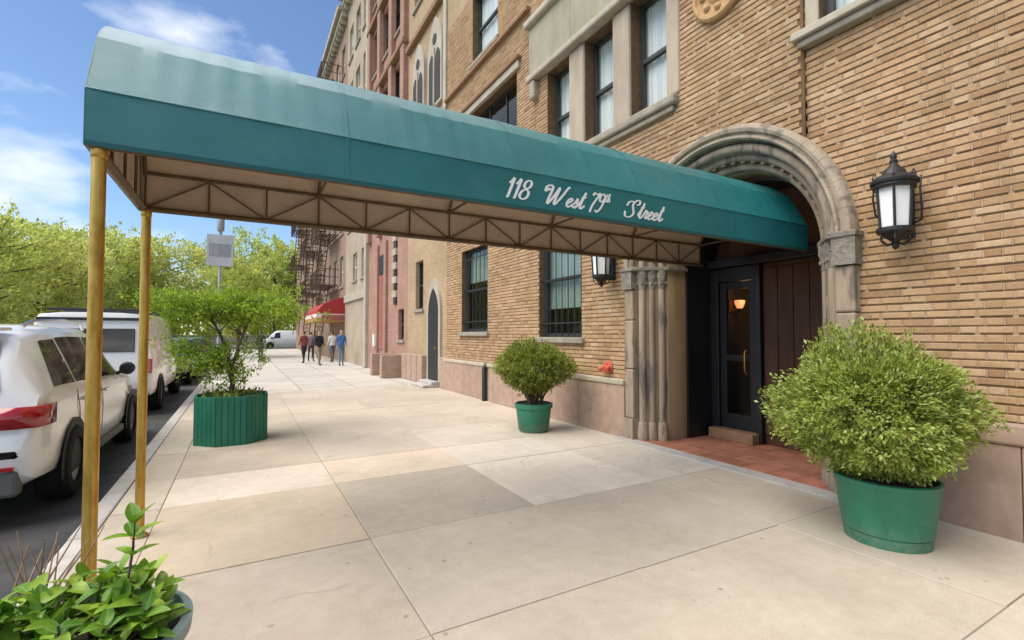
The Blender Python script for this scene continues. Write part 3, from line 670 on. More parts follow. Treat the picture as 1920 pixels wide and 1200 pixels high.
# ---- entrance doors
dr = empty('entrance_door', (6.2, PC, 0)); tag(dr, 'dark framed glass entrance door deep in the arched portal', 'door')
def D(o): o.parent = dr; o.matrix_parent_inverse = Matrix.Translation(dr.location).inverted(); return o
b = MB(); b.box(6.12,6.26,4.72,4.85,0.012,2.46); b.box(6.12,6.26,4.06,4.14,0.012,2.46); b.box(6.13,6.25,4.14,4.72,2.26,2.46); D(b.build('door_frame', M['blackframe'], bevel=0.008))
b = MB(); b.box(5.98,6.27,4.10,4.80,0.012,0.15); D(b.build('door_step', M['brownstone'], bevel=0.01))
b = MB(); b.box(6.16,6.22,4.145,4.245,0.155,2.255); b.box(6.16,6.22,4.615,4.715,0.155,2.255); b.box(6.162,6.218,4.245,4.615,0.155,0.36); b.box(6.162,6.218,4.245,4.615,1.12,1.20); b.box(6.162,6.218,4.245,4.615,2.15,2.255)
lf = D(b.build('door_leaf', M['blackframe'], bevel=0.006))
for z0,z1 in ((0.36,1.12),(1.20,2.15)):
    b = MB(); b.quad((6.19,4.62,z0-0.005),(6.19,4.24,z0-0.005),(6.19,4.24,z1+0.005),(6.19,4.62,z1+0.005)); o = b.build('pane', M['glass']); o.parent = lf
b = MB(); b.tube([(6.155,4.29,0.95),(6.11,4.29,0.98),(6.11,4.29,1.25),(6.155,4.29,1.28)],0.011,8); o = b.build('handle', M['brass'], smooth=60); o.parent = lf
# side panel of dark boards right of the door, transom bar, tympanum
b = MB(); b.box(6.21,6.3,2.80,4.06,0.012,2.46); pn = D(b.build('side_panel', M['darkwood']))
for k in range(6):
    b = MB(); b.box(6.185,6.212,2.82+k*0.207,2.82+k*0.207+0.2,0.15,2.40); o = b.build('board', M['darkwood'], bevel=0.006); o.parent = pn
b = MB(); b.box(6.05,6.3,2.79,4.86,2.465,2.58); D(b.build('transom_bar', M['blackframe'], bevel=0.01))
b = MB(); tp = [(PC-1.04,2.585)] + [(PC-1.04*math.cos(math.pi*k/24), PZ+1.04*math.sin(math.pi*k/24)) for k in range(3,22)] + [(PC+1.04,2.585)]
b.prism(tp, 6.22, 6.3, 'x'); D(b.build('tympanum', M['darkwood']))
# lobby behind the glass with its lit lamp
b = MB()
for q in (((8.6,3.7,0),(8.6,5.9,0),(8.6,5.9,2.7),(8.6,3.7,2.7)),((6.31,3.7,0),(8.6,3.7,0),(8.6,3.7,2.7),(6.31,3.7,2.7)),((6.31,5.9,0),(8.6,5.9,0),(8.6,5.9,2.7),(6.31,5.9,2.7)),((6.31,3.7,2.7),(8.6,3.7,2.7),(8.6,5.9,2.7),(6.31,5.9,2.7)),((6.31,3.7,0.013),(8.6,3.7,0.013),(8.6,5.9,0.013),(6.31,5.9,0.013)),((6.305,4.86,0),(6.305,5.9,0),(6.305,5.9,2.7),(6.305,4.86,2.7))): b.quad(*q)
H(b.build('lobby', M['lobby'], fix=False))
lm = bpy.data.materials.new('lamp_glow'); lm.use_nodes = True; bb = lm.node_tree.nodes['Principled BSDF']; bb.inputs['Emission Color'].default_value = (1,0.36,0.14,1); bb.inputs['Emission Strength'].default_value = 0.6; bb.inputs['Base Color'].default_value = (0.4,0.2,0.1,1)
wl_ = empty('lobby_lamp', (8.0,5.85,2.04)); tag(wl_, 'small warm lit wall lamp seen through the entrance door glass', 'lamp')
b = MB(); b.box(-0.05,0.05,0.02,0.045,-0.12,0.1); b.build('back_plate', M['brass'], wl_)
b = MB(); b.tube([(0,0.02,-0.08),(0,-0.06,-0.1),(0,-0.09,-0.05)],0.012,8); b.build('arm', M['brass'], wl_)
b = MB(); b.lathe([(0.05,-0.06),(0.085,0.02),(0.095,0.08),(0.06,0.09)], (0,-0.15,0), 16); b.build('shade', lm, wl_, smooth=50)
pl = bpy.data.lights.new('lobby_lamp_light','POINT'); pl.energy = 2.2; pl.color = (1,0.5,0.24); pl.shadow_soft_size = 0.08
po = bpy.data.objects.new('lobby_lamp_light', pl); COL.objects.link(po); po.location = (7.9,5.5,2.1)
# ================================================================ CANOPY
X0, X1, YN, YF, ZB, VH, AB = -0.69, 5.55, 3.093, 4.559, 2.44, 0.285, 0.65
YM, AW = (YN+YF)/2, (YF-YN)/2
can = empty('entrance_canopy', (X0, YM, 0)); tag(can, 'long teal vinyl barrel canopy on brass posts reaching from curb to portal', 'canopy')
def K(o, p=None):
    o.parent = p or can
    if not p: o.matrix_parent_inverse = Matrix.Translation(can.location).inverted()
    return o
def can_prof(off=0.0):
    """valance, flat flank, crease, shallow crown"""
    half = [(0.0,0.0),(0.0,VH),(0.058,VH+0.115),(0.122,VH+0.235),(0.198,VH+0.365),(0.285,VH+0.455),(0.39,VH+0.53),(0.50,VH+0.58),(0.62,VH+0.612),(AW,VH+0.625)]
    L = [(YN+u+off, ZB+w-(off*0.6 if w > VH else 0)) for u, w in half[:-1]]
    return L + [(YM, ZB+half[-1][1]-off*0.6)] + [(2*YM-y, z) for y, z in L[::-1]]
def sheet(prof, x0, x1, nx, wob=0.0, seed=1):
    mb = MB(); rr = random.Random(seed); P = len(prof)
    for i in range(nx+1):
        x = x0+(x1-x0)*i/nx
        sag = -wob*abs(math.sin(math.pi*(i/nx)*5))*(1+0.4*math.sin(i*1.7))
        for j, (y, z) in enumerate(prof):
            k = sag if 2 <= j <= P-3 else 0
            w_ = wob*0.38*(math.sin(x*9.0+z*14+1.3*math.sin(x*2.3))+0.6*math.sin(x*17.0-z*21+2.0*math.sin(x*1.1)))*(0.35+0.65*abs(math.sin(x*1.7+0.4))) if 0 < j < P-1 else 0
            mb.v.append((x, y+(YM-y)*(-k)*0.9+(w_ if y < YM else -w_), z+k+w_*0.5))
    for i in range(nx):
        for j in range(P-1): mb.f.append((i*P+j, i*P+j+1, (i+1)*P+j+1, (i+1)*P+j)); mb.m.append(0)
    return mb
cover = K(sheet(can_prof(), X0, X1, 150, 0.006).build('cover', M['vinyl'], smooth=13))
K(sheet(can_prof(0.010), X0+0.01, X1, 150, 0.006).build('lining', M['lining'], smooth=38), cover)
endp = MB(); endp.prism(can_prof(), X0-0.004, X0+0.004, 'x'); 
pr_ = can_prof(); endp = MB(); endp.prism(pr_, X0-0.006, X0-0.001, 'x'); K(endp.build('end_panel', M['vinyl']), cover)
pr2 = can_prof(0.012); endp = MB(); endp.prism(pr2, X0+0.001, X0+0.006, 'x'); K(endp.build('end_lining', M['lining']), cover)
for yy in (YN-0.004, YF+0.001):
    h_ = MB(); h_.box(X0,X1,yy,yy+0.003,ZB-0.004,ZB+0.022); K(h_.build('hem', M['hem']), cover)
for yy in (YN-0.005,):
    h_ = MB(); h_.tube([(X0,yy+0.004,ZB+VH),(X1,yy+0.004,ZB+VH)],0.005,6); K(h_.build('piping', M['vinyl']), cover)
for k in range(1,5):
    x = X0+(X1-X0)*k/5; sm_ = MB(); pf = can_prof(-0.003)
    for y_, z_ in pf: sm_.v += [(x-0.012,y_,z_+0.0005),(x+0.012,y_,z_+0.0005)]
    for j in range(len(pf)-1): sm_.f.append((2*j,2*j+1,2*j+3,2*j+2)); sm_.m.append(0)
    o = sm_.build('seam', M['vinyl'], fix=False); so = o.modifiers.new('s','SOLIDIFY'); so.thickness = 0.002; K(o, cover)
def pipe(name, path, r, parent=None, m='frame_pipe', n=8): 
    b = MB(); b.tube(path, r, n); return K(b.build(name, M[m], smooth=60), parent)
ins = 0.032
for y in (YN+ins, YF-ins):
    pipe('rail', [(X0+0.03,y,ZB+0.012),(X1,y,ZB+0.012)], 0.019)
    pipe('rail', [(X0+0.03,y,ZB+VH),(X1,y,ZB+VH)], 0.013)
    nb = 15; xs = [X0+0.04+(X1-X0-0.08)*k/nb for k in range(nb+1)]
    for k, x in enumerate(xs): pipe('upright', [(x,y,ZB+0.012),(x,y,ZB+VH)], 0.008, n=6)
    for k in range(nb):
        a, b_ = (ZB+0.02, ZB+VH-0.01) if k % 2 == 0 else (ZB+VH-0.01, ZB+0.02)
        pipe('brace', [(xs[k],y,a),(xs[k+1],y,b_)], 0.0065, n=6)
pipe('rail', [(X0+0.03,YM,ZB+VH+0.625-0.045),(X1,YM,ZB+VH+0.625-0.045)], 0.017)
for k in range(6):
    x = X0+0.04+(X1-X0-0.1)*k/5
    pipe('hoop', [(x, y_, z_-0.02) for y_, z_ in can_prof(0.035)[1:-1]], 0.014, n=6)
    if k in (0,): pipe('cross_bar', [(x,YN+ins,ZB+0.012),(x,YF-ins,ZB+0.012)], 0.017)
    if k > 0: pipe('cross_bar', [(x,YN+ins,ZB+VH),(x,YF-ins,ZB+VH)], 0.012)
for j in range(3):
    yy = YN+ins+(YF-YN-2*ins)*(j+1)/4; pipe('upright', [(X0+0.035,yy,ZB+0.012),(X0+0.035,yy,ZB+VH+0.3)], 0.01, n=6)
for y in (YN+0.035, YF-0.035):
    b = MB(); b.lathe([(0.031,0.02),(0.031,ZB+0.0)], (X0+0.05,y,0), 20)
    p_ = K(b.build('post', M['brass'], smooth=50))
    b = MB(); b.lathe([(0.055,0.002),(0.055,0.012),(0.045,0.016),(0.038,0.02),(0.036,0.05),(0.032,0.055)], (X0+0.05,y,0), 20); K(b.build('base_flange', M['brass'], smooth=40), p_)
    b = MB(); b.lathe([(0.032,ZB-0.05),(0.0345,ZB-0.047),(0.0345,ZB-0.01),(0.032,ZB-0.004)], (X0+0.05,y,0), 20); K(b.build('collar', M['brass'], smooth=40), p_)
# ---- script lettering on the valance: strokes in a unit of cap height
G = {
 '1': (0.38, [[(0.02,0.72),(0.12,0.84),(0.2,1.0),(0.2,0.5),(0.2,0.06),(0.12,0.0)]]),
 '8': (0.6, [[(0.27,0.54),(0.12,0.66),(0.12,0.88),(0.28,1.0),(0.44,0.90),(0.44,0.68),(0.27,0.54),(0.08,0.38),(0.06,0.12),(0.26,0.0),(0.46,0.12),(0.46,0.38),(0.27,0.54)]]),
 'W': (1.1, [[(-0.22,0.62),(-0.25,0.86),(-0.1,1.0),(0.06,0.94),(0.1,0.7),(0.08,0.3),(0.12,0.0),(0.28,0.35),(0.46,0.95),(0.44,0.4),(0.48,0.0),(0.7,0.4),(0.9,0.98),(1.0,1.02)],[(-0.16,0.7),(-0.08,0.8),(0.0,0.72)]]),
 'e': (0.36, [[(0.02,0.16),(0.16,0.24),(0.28,0.38),(0.2,0.48),(0.08,0.36),(0.06,0.12),(0.18,0.0),(0.38,0.16)]]),
 's': (0.34, [[(0.0,0.1),(0.14,0.3),(0.2,0.52),(0.22,0.36),(0.3,0.16),(0.2,0.0),(0.06,0.04),(0.16,0.06),(0.38,0.16)]]),
 't': (0.34, [[(0.0,0.14),(0.12,0.5),(0.2,0.92),(0.14,0.4),(0.14,0.06),(0.24,0.02),(0.38,0.2)],[(0.04,0.62),(0.32,0.66)]]),
 '7': (0.5, [[(0.04,0.8),(0.1,0.98),(0.3,0.9),(0.5,1.0),(0.34,0.6),(0.2,0.2),(0.16,-0.22)]]),
 '9': (0.52, [[(0.42,0.86),(0.28,1.0),(0.1,0.86),(0.1,0.6),(0.26,0.5),(0.42,0.7),(0.44,0.9),(0.42,0.4),(0.3,0.0),(0.12,-0.16),(0.02,-0.04)]]),
 'S': (0.8, [[(-0.1,0.3),(0.0,0.02),(0.3,-0.02),(0.48,0.2),(0.36,0.48),(0.26,0.72),(0.4,0.98),(0.62,1.0),(0.66,0.8),(0.5,0.72)],[(-0.12,0.62),(-0.02,0.86),(0.2,0.9),(0.3,0.76)]]),
 'r': (0.34, [[(0.0,0.12),(0.12,0.5),(0.18,0.44),(0.26,0.46),(0.22,0.2),(0.24,0.02),(0.38,0.16)]]),
 'h': (0.46, [[(0.0,0.1),(0.18,0.6),(0.2,0.98),(0.1,0.8),(0.08,0.0),(0.14,0.3),(0.28,0.48),(0.34,0.3),(0.32,0.04),(0.46,0.14)]]),
}
def catmull(P, n=5):
    out = []; Q = [P[0]]+P+[P[-1]]
    for i in range(1, len(Q)-2):
        for k in range(n):
            t_ = k/n; p0,p1,p2,p3 = Q[i-1],Q[i],Q[i+1],Q[i+2]
            out.append(tuple(0.5*((2*p1[d])+(-p0[d]+p2[d])*t_+(2*p0[d]-5*p1[d]+4*p2[d]-p3[d])*t_*t_+(-p0[d]+3*p1[d]-3*p2[d]+p3[d])*t_**3) for d in (0,1)))
    out.append(P[-1]); return out
def write(word, x, z, cap, slant=0.42, sx=1.0, heavy=1.0):
    mb = MB(); cx = x; layer = 0
    for ch in word:
        adv, strokes = G[ch]
        for s_ in strokes:
            pts = catmull(s_); pts = [(cx+(u+slant*w)*cap*sx, z+w*cap) for u, w in pts]
            yy = YN-0.0032-0.0002*(layer % 6); layer += 1
            L = []; Rr = []
            for i, p in enumerate(pts):
                a = pts[max(i-1,0)]; b_ = pts[min(i+1,len(pts)-1)]; dx, dz = b_[0]-a[0], b_[1]-a[1]; l = math.hypot(dx,dz) or 1
                down = abs(dz)/l; w_ = cap*heavy*(0.036+0.046*down**2)
                nx_, nz_ = -dz/l*w_, dx/l*w_; yq = yy-0.00007*i; L.append((p[0]+nx_,yq,p[1]+nz_)); Rr.append((p[0]-nx_,yq,p[1]-nz_))
            n = len(pts); o_ = len(mb.v); mb.v += L+Rr
            for i in range(n-1): mb.f.append((o_+i,o_+i+1,o_+n+i+1,o_+n+i)); mb.m.append(0)
        cx += adv*cap*sx
    K(mb.build('lettering', M['letter'], fix=False), cover); return cx
cap = 0.15; zz = ZB+0.07
write('118', 1.66, zz, cap, sx=1.02, heavy=1.0)
write('West', 2.02, zz-0.004, cap, sx=1.12, heavy=1.0)
xe = write('79', 2.44, zz+0.012, cap*0.92, sx=1.0, heavy=1.0)
write('th', xe+0.02, zz+0.085, cap*0.5, heavy=1.1)
write('Street', 2.83, zz-0.004, cap, sx=1.12, heavy=1.0)

# ================================================================ WALL LANTERNS
def lantern(label, y, X):
    r = empty('wall_lantern', (X-0.24, y, 2.2)); tag(r, label, 'lantern', 'lanterns beside the portal'); r.scale = (1,0.86,0.95)
    cage = MB(); n = 6; R0, R1 = 0.125, 0.15
    def hexp(R, z, ph=0.0): return [(R*math.cos(math.pi*2*k/n+ph), R*math.sin(math.pi*2*k/n+ph), z) for k in range(n)]
    ph = math.pi+0.42
    lo, hi = hexp(R0,0.17,ph), hexp(R1,0.56,ph)
    for k in range(n): cage.tube([lo[k],hi[k]],0.013,6)
    for z_, R in ((0.17,R0),(0.56,R1)):
        h = hexp(R,z_,ph); 
        cage.lathe([(R+0.012,z_-0.025),(R+0.022,z_-0.01),(R+0.022,z_+0.02),(R-0.01,z_+0.025)], (0,0,0), 6*4)
    cage.build('cage', M['iron'], r)
    for k in range(n):
        a, b_, c_, d_ = lo[k], lo[(k+1)%n], hi[(k+1)%n], hi[k]
        p = MB(); s_ = 0.94; p.quad(*[(q[0]*s_,q[1]*s_,q[2]) for q in (a,b_,c_,d_)]); p.build('pane', M['opal'], r)
    t_ = MB(); t_.lathe([(0.185,0.575),(0.19,0.60),(0.16,0.635),(0.10,0.66),(0.085,0.70),(0.05,0.73),(0.03,0.76),(0.035,0.785),(0.02,0.80),(0.028,0.82),(0.018,0.85),(0.002,0.875)], (0,0,0), 24); t_.build('roof', M['iron'], r, smooth=40)
    for k in range(n):
        a = math.pi*2*k/n+ph; cr_ = MB(); cx, cy = math.cos(a), math.sin(a)
        cr_.tube([(0.165*cx,0.165*cy,0.58),(0.185*cx,0.185*cy,0.63),(0.165*cx,0.165*cy,0.67),(0.15*cx,0.15*cy,0.65)],0.007,6); cr_.build('crest', M['iron'], r)
        s2 = MB(); s2.tube([(0.12*cx,0.12*cy,0.155),(0.125*cx,0.125*cy,0.09),(0.07*cx,0.07*cy,0.045),(0.02*cx,0.02*cy,0.06)],0.008,6); s2.build('scroll', M['iron'], r)
    u_ = MB(); u_.lathe([(0.002,0.0),(0.02,0.015),(0.03,0.035),(0.02,0.06),(0.05,0.09),(0.09,0.115),(0.12,0.145)], (0,0,0), 18); u_.build('finial', M['iron'], r, smooth=40)
    b_ = MB(); b_.box(0.205,0.238,-0.06,0.06,0.12,0.72); b_.build('back_plate', M['iron'], r, bevel=0.01)
    b_ = MB(); b_.tube([(0.21,0,0.66),(0.16,0,0.69),(0.10,0,0.66)],0.014,8); b_.tube([(0.21,0,0.2),(0.18,0,0.13),(0.12,0,0.13),(0.08,0,0.12)],0.013,8); b_.build('bracket', M['iron'], r, smooth=60)
    for s_ in (-1,1):
        b_ = MB(); b_.tube([(0.2,0.055*s_,0.25),(0.14,0.15*s_,0.26),(0.05,0.19*s_,0.35),(0.02,0.195*s_,0.5),(0.05,0.19*s_,0.62)],0.009,6); b_.build('side_scroll', M['iron'], r, smooth=60)
    return r
lantern('black iron wall lantern with opal glass right of the portal', 1.925, XR)
lantern('black iron wall lantern mostly hidden under the canopy left of the portal', 5.60, XL)

# red hose connection, drain pipe
fd = empty('standpipe_connection', (XL, 5.72, 1.0)); fd.scale = (0.8,0.8,0.8); tag(fd, 'red enamelled standpipe connection on the brick beside the portal', 'standpipe')
b = MB(); b.lathe([(0.12,-0.012),(0.12,-0.03),(0.10,-0.04),(0.001,-0.042)], (0,0,0), 20, axis='x'); b.build('plate', M['red'], fd)
for s_ in (-1,1):
    b = MB(); b.tube([(-0.03,0.05*s_,0),(-0.09,0.065*s_,-0.01),(-0.15,0.085*s_,-0.04)],[0.045,0.045,0.04],12); o = b.build('inlet', M['red'], fd, smooth=50)
    b = MB(); b.tube([(-0.145,0.083*s_,-0.038),(-0.175,0.094*s_,-0.052)],0.047,10); b.build('cap', M['red'], o)
b = MB(); b.tube([(XL-0.10,9.85,0.0),(XL-0.10,9.85,0.74),(XL-0.06,9.85,0.80),(XL+0.0,9.85,0.80)],0.055,12); dp = b.build('drain_pipe', M['iron'], smooth=50)
tag(dp, 'short black drain pipe standing in a slot of the plinth', 'pipe')
# ================================================================ PLANTS
def leaf_mesh(name, C, A, Nn, L, Wd, m, fold=0.18):
    """many small folded leaves: centre, axis, normal (arrays n x 3), length, width"""
    C = np.asarray(C, float); A = np.asarray(A, float); Nn = np.asarray(Nn, float)
    A /= np.linalg.norm(A, axis=1, keepdims=True)+1e-9
    S = np.cross(A, Nn); S /= np.linalg.norm(S, axis=1, keepdims=True)+1e-9; U = np.cross(S, A)
    L = np.asarray(L)[:,None]; Wd = np.asarray(Wd)[:,None]
    v0 = C-A*L*0.5; v2 = C+A*L*0.5; v1 = C+S*Wd*0.5+U*Wd*fold; v3 = C-S*Wd*0.5+U*Wd*fold
    n = len(C); V = np.stack([v0,v1,v2,v3],1).reshape(-1,3)
    me = bpy.data.meshes.new(name); me.vertices.add(4*n); me.vertices.foreach_set('co', V.ravel())
    base = np.arange(n)[:,None]*4; F = np.concatenate([base+np.array([[0,1,2]]), base+np.array([[0,2,3]])],1).reshape(-1)
    me.loops.add(6*n); me.loops.foreach_set('vertex_index', F.astype(np.int32))
    me.polygons.add(2*n); me.polygons.foreach_set('loop_start', np.arange(0,6*n,3,dtype=np.int32)); me.polygons.foreach_set('loop_total', np.full(2*n,3,dtype=np.int32))
    me.materials.append(m); me.update(); me.validate(); return me
def unit(rs, n):
    v = rs.normal(size=(n,3)); return v/np.linalg.norm(v,axis=1,keepdims=True)
def rosettes(rs, tips, dirs, per, spread, size, wr=0.5):
    """clusters of leaves round twig tips"""
    n = len(tips); T = np.repeat(tips, per, 0); Dd = np.repeat(dirs, per, 0); k = n*per
    off = rs.normal(size=(k,3))*spread
    along = rs.uniform(-1.6,0.6,size=(k,1))*spread
    C = T+off*0.6+Dd*along
    A = unit(rs,k)*0.7+Dd*0.95+np.array([0,0,0.15]); Nn = unit(rs,k)*0.6+Dd*0.5+np.array([0,0,0.7])
    L = rs.uniform(0.6,1.25,size=k)*size; return C, A, Nn, L, L*wr*rs.uniform(0.8,1.2,size=k)
def bump_radius(rs, dirs, lobes, amp):
    c = unit(rs, lobes); d = dirs@c.T; return 1+amp*(np.exp((d-1)*14).sum(1)-0.45)
def shrub(root, rs, centre, radii, lat, fwd, n_tips, per, size, m, squash=None, stems=14, base=(0,0,0.45), wall=None, amp=0.30):
    d = unit(rs, n_tips); r = bump_radius(np.random.RandomState(5), d, 24, amp)*rs.uniform(0.78,1.05,size=n_tips); r = np.where(rs.uniform(size=n_tips) < 0.04, r*1.1, r)
    inner = rs.uniform(size=n_tips) < 0.3; r = np.where(inner, r*rs.uniform(0.45,0.85,size=n_tips), r)
    lat, fwd = np.array(lat), np.array(fwd); up = np.array([0,0,1.0])
    loc = d*r[:,None]
    if squash: loc = squash(loc)
    P = np.array(centre)+np.outer(loc[:,0]*radii[0],lat)+np.outer(loc[:,1]*radii[1],fwd)+np.outer(loc[:,2]*radii[2],up)
    Dn = np.outer(d[:,0],lat)+np.outer(d[:,1],fwd)+np.outer(d[:,2],up)
    C, A, Nn, L, Wd = rosettes(rs, P, Dn, per, size*0.95, size, 0.42)
    if wall is not None:
        wx = wall-np.array(root.location)[0]; ok = C[:,0] < wx-0.03; C, A, Nn, L, Wd = C[ok], A[ok], Nn[ok], L[ok], Wd[ok]
    me = leaf_mesh('foliage', C, A, Nn, L, Wd, m); o = bpy.data.objects.new('foliage', me); COL.objects.link(o); o.parent = root; stuff(o)
    tw = MB()
    for k in range(stems*6):
        p = P[rs.randint(n_tips)]; 
        if wall is not None and p[0] > wall-root.location.x-0.05: continue
        b0 = np.array(base)+np.array([rs.uniform(-0.07,0.07),rs.uniform(-0.07,0.07),-0.03]); mid = b0*0.45+p*0.55; mid[:2] = b0[:2]*0.62+p[:2]*0.38
        tw.tube([b0,(b0+mid)/2+rs.normal(size=3)*0.015,mid,p],[0.013,0.010,0.006,0.002],5)
    tw.build('stem', M['bark'], root, smooth=60)
cy_, sy_ = math.cos(0.5106), math.sin(0.5106)
LAT, FWD = (cy_,-sy_,0), (sy_,cy_,0)
def round_pot(root, prof, m, soil_r, soil_z, n=48, rim=None):
    b = MB(); b.lathe(prof, (0,0,0), n); p = b.build('pot', m, root, smooth=40)
    if rim: b = MB(); b.lathe(rim, (0,0,0), n); b.build('rim', m, p, smooth=40)
    b = MB(); b.lathe([(0.001,soil_z-0.02),(soil_r,soil_z-0.02),(soil_r*0.98,soil_z),(soil_r*0.5,soil_z+0.02),(0.001,soil_z+0.025)], (0,0,0), 28); b.build('soil', M['earth'], root)
rs = np.random.RandomState(3)
p1 = empty('potted_shrub', (4.16,1.79,0)); tag(p1, 'large pale green clipped shrub in a round green tub right of the entrance', 'shrub')
round_pot(p1, [(0.262,0.0),(0.268,0.075),(0.262,0.08),(0.275,0.085),(0.318,0.42),(0.326,0.43),(0.326,0.455),(0.306,0.462),(0.298,0.42),(0.255,0.06)], M['pot'], 0.298, 0.42)
def sq1(l):
    l = l.copy(); top = l[:,2] > 0.45; l[top,2] = 0.45+(l[top,2]-0.45)*0.6
    k = np.clip((-l[:,2]-0.05)/0.9,0,1); l[:,0] = l[:,0]*(1-0.24*k)+0.12*k; l[:,1] *= (1-0.22*k); return l
shrub(p1, rs, (-0.09,0.03,0.95), (0.56,0.51,0.52), LAT, FWD, 2700, 25, 0.036, M['leaf_bush'], sq1, 16, (0,0,0.46), XR, 0.30)
p2 = empty('potted_shrub', (3.98,6.42,0)); tag(p2, 'smaller olive green shrub in a round green tub left of the portal', 'shrub')
round_pot(p2, [(0.215,0.0),(0.222,0.02),(0.232,0.03),(0.275,0.36),(0.295,0.37),(0.298,0.43),(0.275,0.44),(0.262,0.39),(0.22,0.05)], M['pot'], 0.265, 0.40)
def sq2(l):
    l = l.copy(); k = np.clip(-l[:,2],0,1); l[:,0] = l[:,0]*(1-0.5*k)-0.03*k; l[:,1] *= (1-0.4*k); l[:,2] = np.where(l[:,2]>0.4, 0.4+(l[:,2]-0.4)*0.62, l[:,2]); l[:,2] -= 0.16*np.clip(l[:,0]-0.5,0,1); return l
shrub(p2, np.random.RandomState(8), (0.02,0.0,0.98), (0.60,0.50,0.44), LAT, FWD, 1500, 22, 0.040, M['leaf_bush2'], sq2, 12, (0,0,0.42), XL, 0.16)

# ---- octagonal slatted planter with a small spreading tree
p3 = empty('planter_tree', (-0.10,7.98,0)); tag(p3, 'small spreading tree with thin green crown in an octagonal slatted green planter by the curb', 'tree')
tub = MB(); tub.lathe([(0.43,0.03),(0.43,0.60)], (0,0,0), 8); tub = tub.build('planter_core', M['pot_dark'], p3)
per = 5
for s8 in range(8):
    a0, a1 = R_(s8*45+22.5), R_(s8*45+67.5); A_, B_ = Vector((0.47*math.cos(a0),0.47*math.sin(a0),0)), Vector((0.47*math.cos(a1),0.47*math.sin(a1),0))
    ang = math.atan2((B_-A_).y,(B_-A_).x); w = (B_-A_).length/per
    for k in range(per):
        c_ = A_.lerp(B_,(k+0.5)/per); b = MB(); b.box(-w/2+0.0015,w/2-0.0015,-0.02,0.012,0.0,0.655+rnd.uniform(-0.004,0.004))
        o = b.build('stave', M['pot_dark'], p3, bevel=0.006); o.location = (c_.x,c_.y,0.002); o.rotation_euler = (0,0,ang+math.pi)
b = MB(); b.lathe([(0.001,0.55),(0.42,0.55),(0.41,0.59),(0.2,0.62),(0.001,0.63)], (0,0,0), 16); b.build('soil', M['earth'], p3)
tk = MB(); rs3 = np.random.RandomState(21); tips = []; dirs = []
def limb(path, r0, r1):
    n = len(path); tk.tube(path, [r0+(r1-r0)*k/(n-1) for k in range(n)], 7)
def bez(a, b, c, n=7): return [tuple((1-t)**2*np.array(a)+2*(1-t)*t*np.array(b)+t*t*np.array(c)) for t in np.linspace(0,1,n)]
limb([(0,0,0.58),(0.0,0.01,0.8),(-0.02,0.0,0.98)],0.038,0.03)
# the two leaders, in the plane across the view
def lf(u, w, z): return (u*cy_+w*sy_, -u*sy_+w*cy_, z)
L1 = bez((-0.02,0,0.95), lf(-0.10,0.02,1.45), lf(-0.45,0.05,1.85), 9); limb(L1,0.026,0.010)
L2 = bez((-0.02,0,0.95), lf(0.06,-0.02,1.35), lf(0.32,-0.05,1.8), 9); limb(L2,0.024,0.010)
for base_p, k in ((L1[5],0),(L1[8],1),(L2[5],2),(L2[8],3),(L1[6],4),(L2[7],5),(L1[7],6),(L2[6],7)):
    for j in range(4):
        e = np.array(lf(rs3.uniform(-1.75,1.15), rs3.uniform(-0.7,0.7), 2.0)); e = 0.3*np.array(base_p)+0.7*e; e[2] = rs3.uniform(1.75,2.15)
        pth = bez(base_p, (np.array(base_p)+e)/2+np.array([0,0,0.15]), e, 6); limb(pth, 0.009, 0.003)
        for m_ in range(12):
            q = np.array(pth[2+rs3.randint(4)])+rs3.normal(size=3)*np.array([0.17,0.17,0.07]); tips.append(q); dirs.append((q-np.array(base_p)))
for k in range(26):   # side sprays reaching to the left and right edges of the crown, and low shoots
    u = rs3.uniform(-1.35,1.0); q0 = np.array(lf(u*0.5, rs3.uniform(-0.3,0.3), 1.95)); e = np.array(lf(u, rs3.uniform(-0.6,0.6), rs3.uniform(1.66,2.05)))
    limb(bez(q0,(q0+e)/2+np.array([0,0,0.1]),e,5),0.006,0.002)
    for m_ in range(9): q = e+(q0-e)*rs3.uniform(0,0.5)+rs3.normal(size=3)*np.array([0.13,0.13,0.07]); tips.append(q); dirs.append(e-q0)
for k in range(24):
    e = np.array(lf(rs3.uniform(-1.0,-0.1) if k < 19 else rs3.uniform(0.1,0.4), rs3.uniform(-0.3,0.3), rs3.uniform(0.85,1.45))); q0 = np.array((-0.02,0,0.9+0.3*rs3.uniform()))
    limb(bez(q0,(q0+e)/2+np.array([0,0,0.15]),e,5),0.007,0.002)
    for m_ in range(9): q = e+(q0-e)*rs3.uniform(0,0.35)+rs3.normal(size=3)*0.10; tips.append(q); dirs.append(e-q0)
tk.build('trunk', M['bark'], p3, smooth=60)
tips = np.array(tips); dirs = np.array(dirs); dirs /= np.linalg.norm(dirs,axis=1,keepdims=True)
C, A, Nn, L, Wd = rosettes(rs3, tips, dirs*0.6, 21, 0.065, 0.05, 0.5)
o = bpy.data.objects.new('crown', leaf_mesh('crown', C, A, Nn, L, Wd, M['leaf_tree'])); COL.objects.link(o); o.parent = p3; stuff(o)
# low plants in the planter
C, A, Nn, L, Wd = rosettes(np.random.RandomState(4), np.column_stack([rs3.uniform(-0.33,0.33,60),rs3.uniform(-0.33,0.33,60),rs3.uniform(0.62,0.72,60)]), np.tile([[0,0,1.0]],(60,1)), 8, 0.04, 0.06, 0.45)
o = bpy.data.objects.new('underplanting', leaf_mesh('underplanting', C, A, Nn, L, Wd, M['leaf_bush2'])); COL.objects.link(o); o.parent = p3; stuff(o)

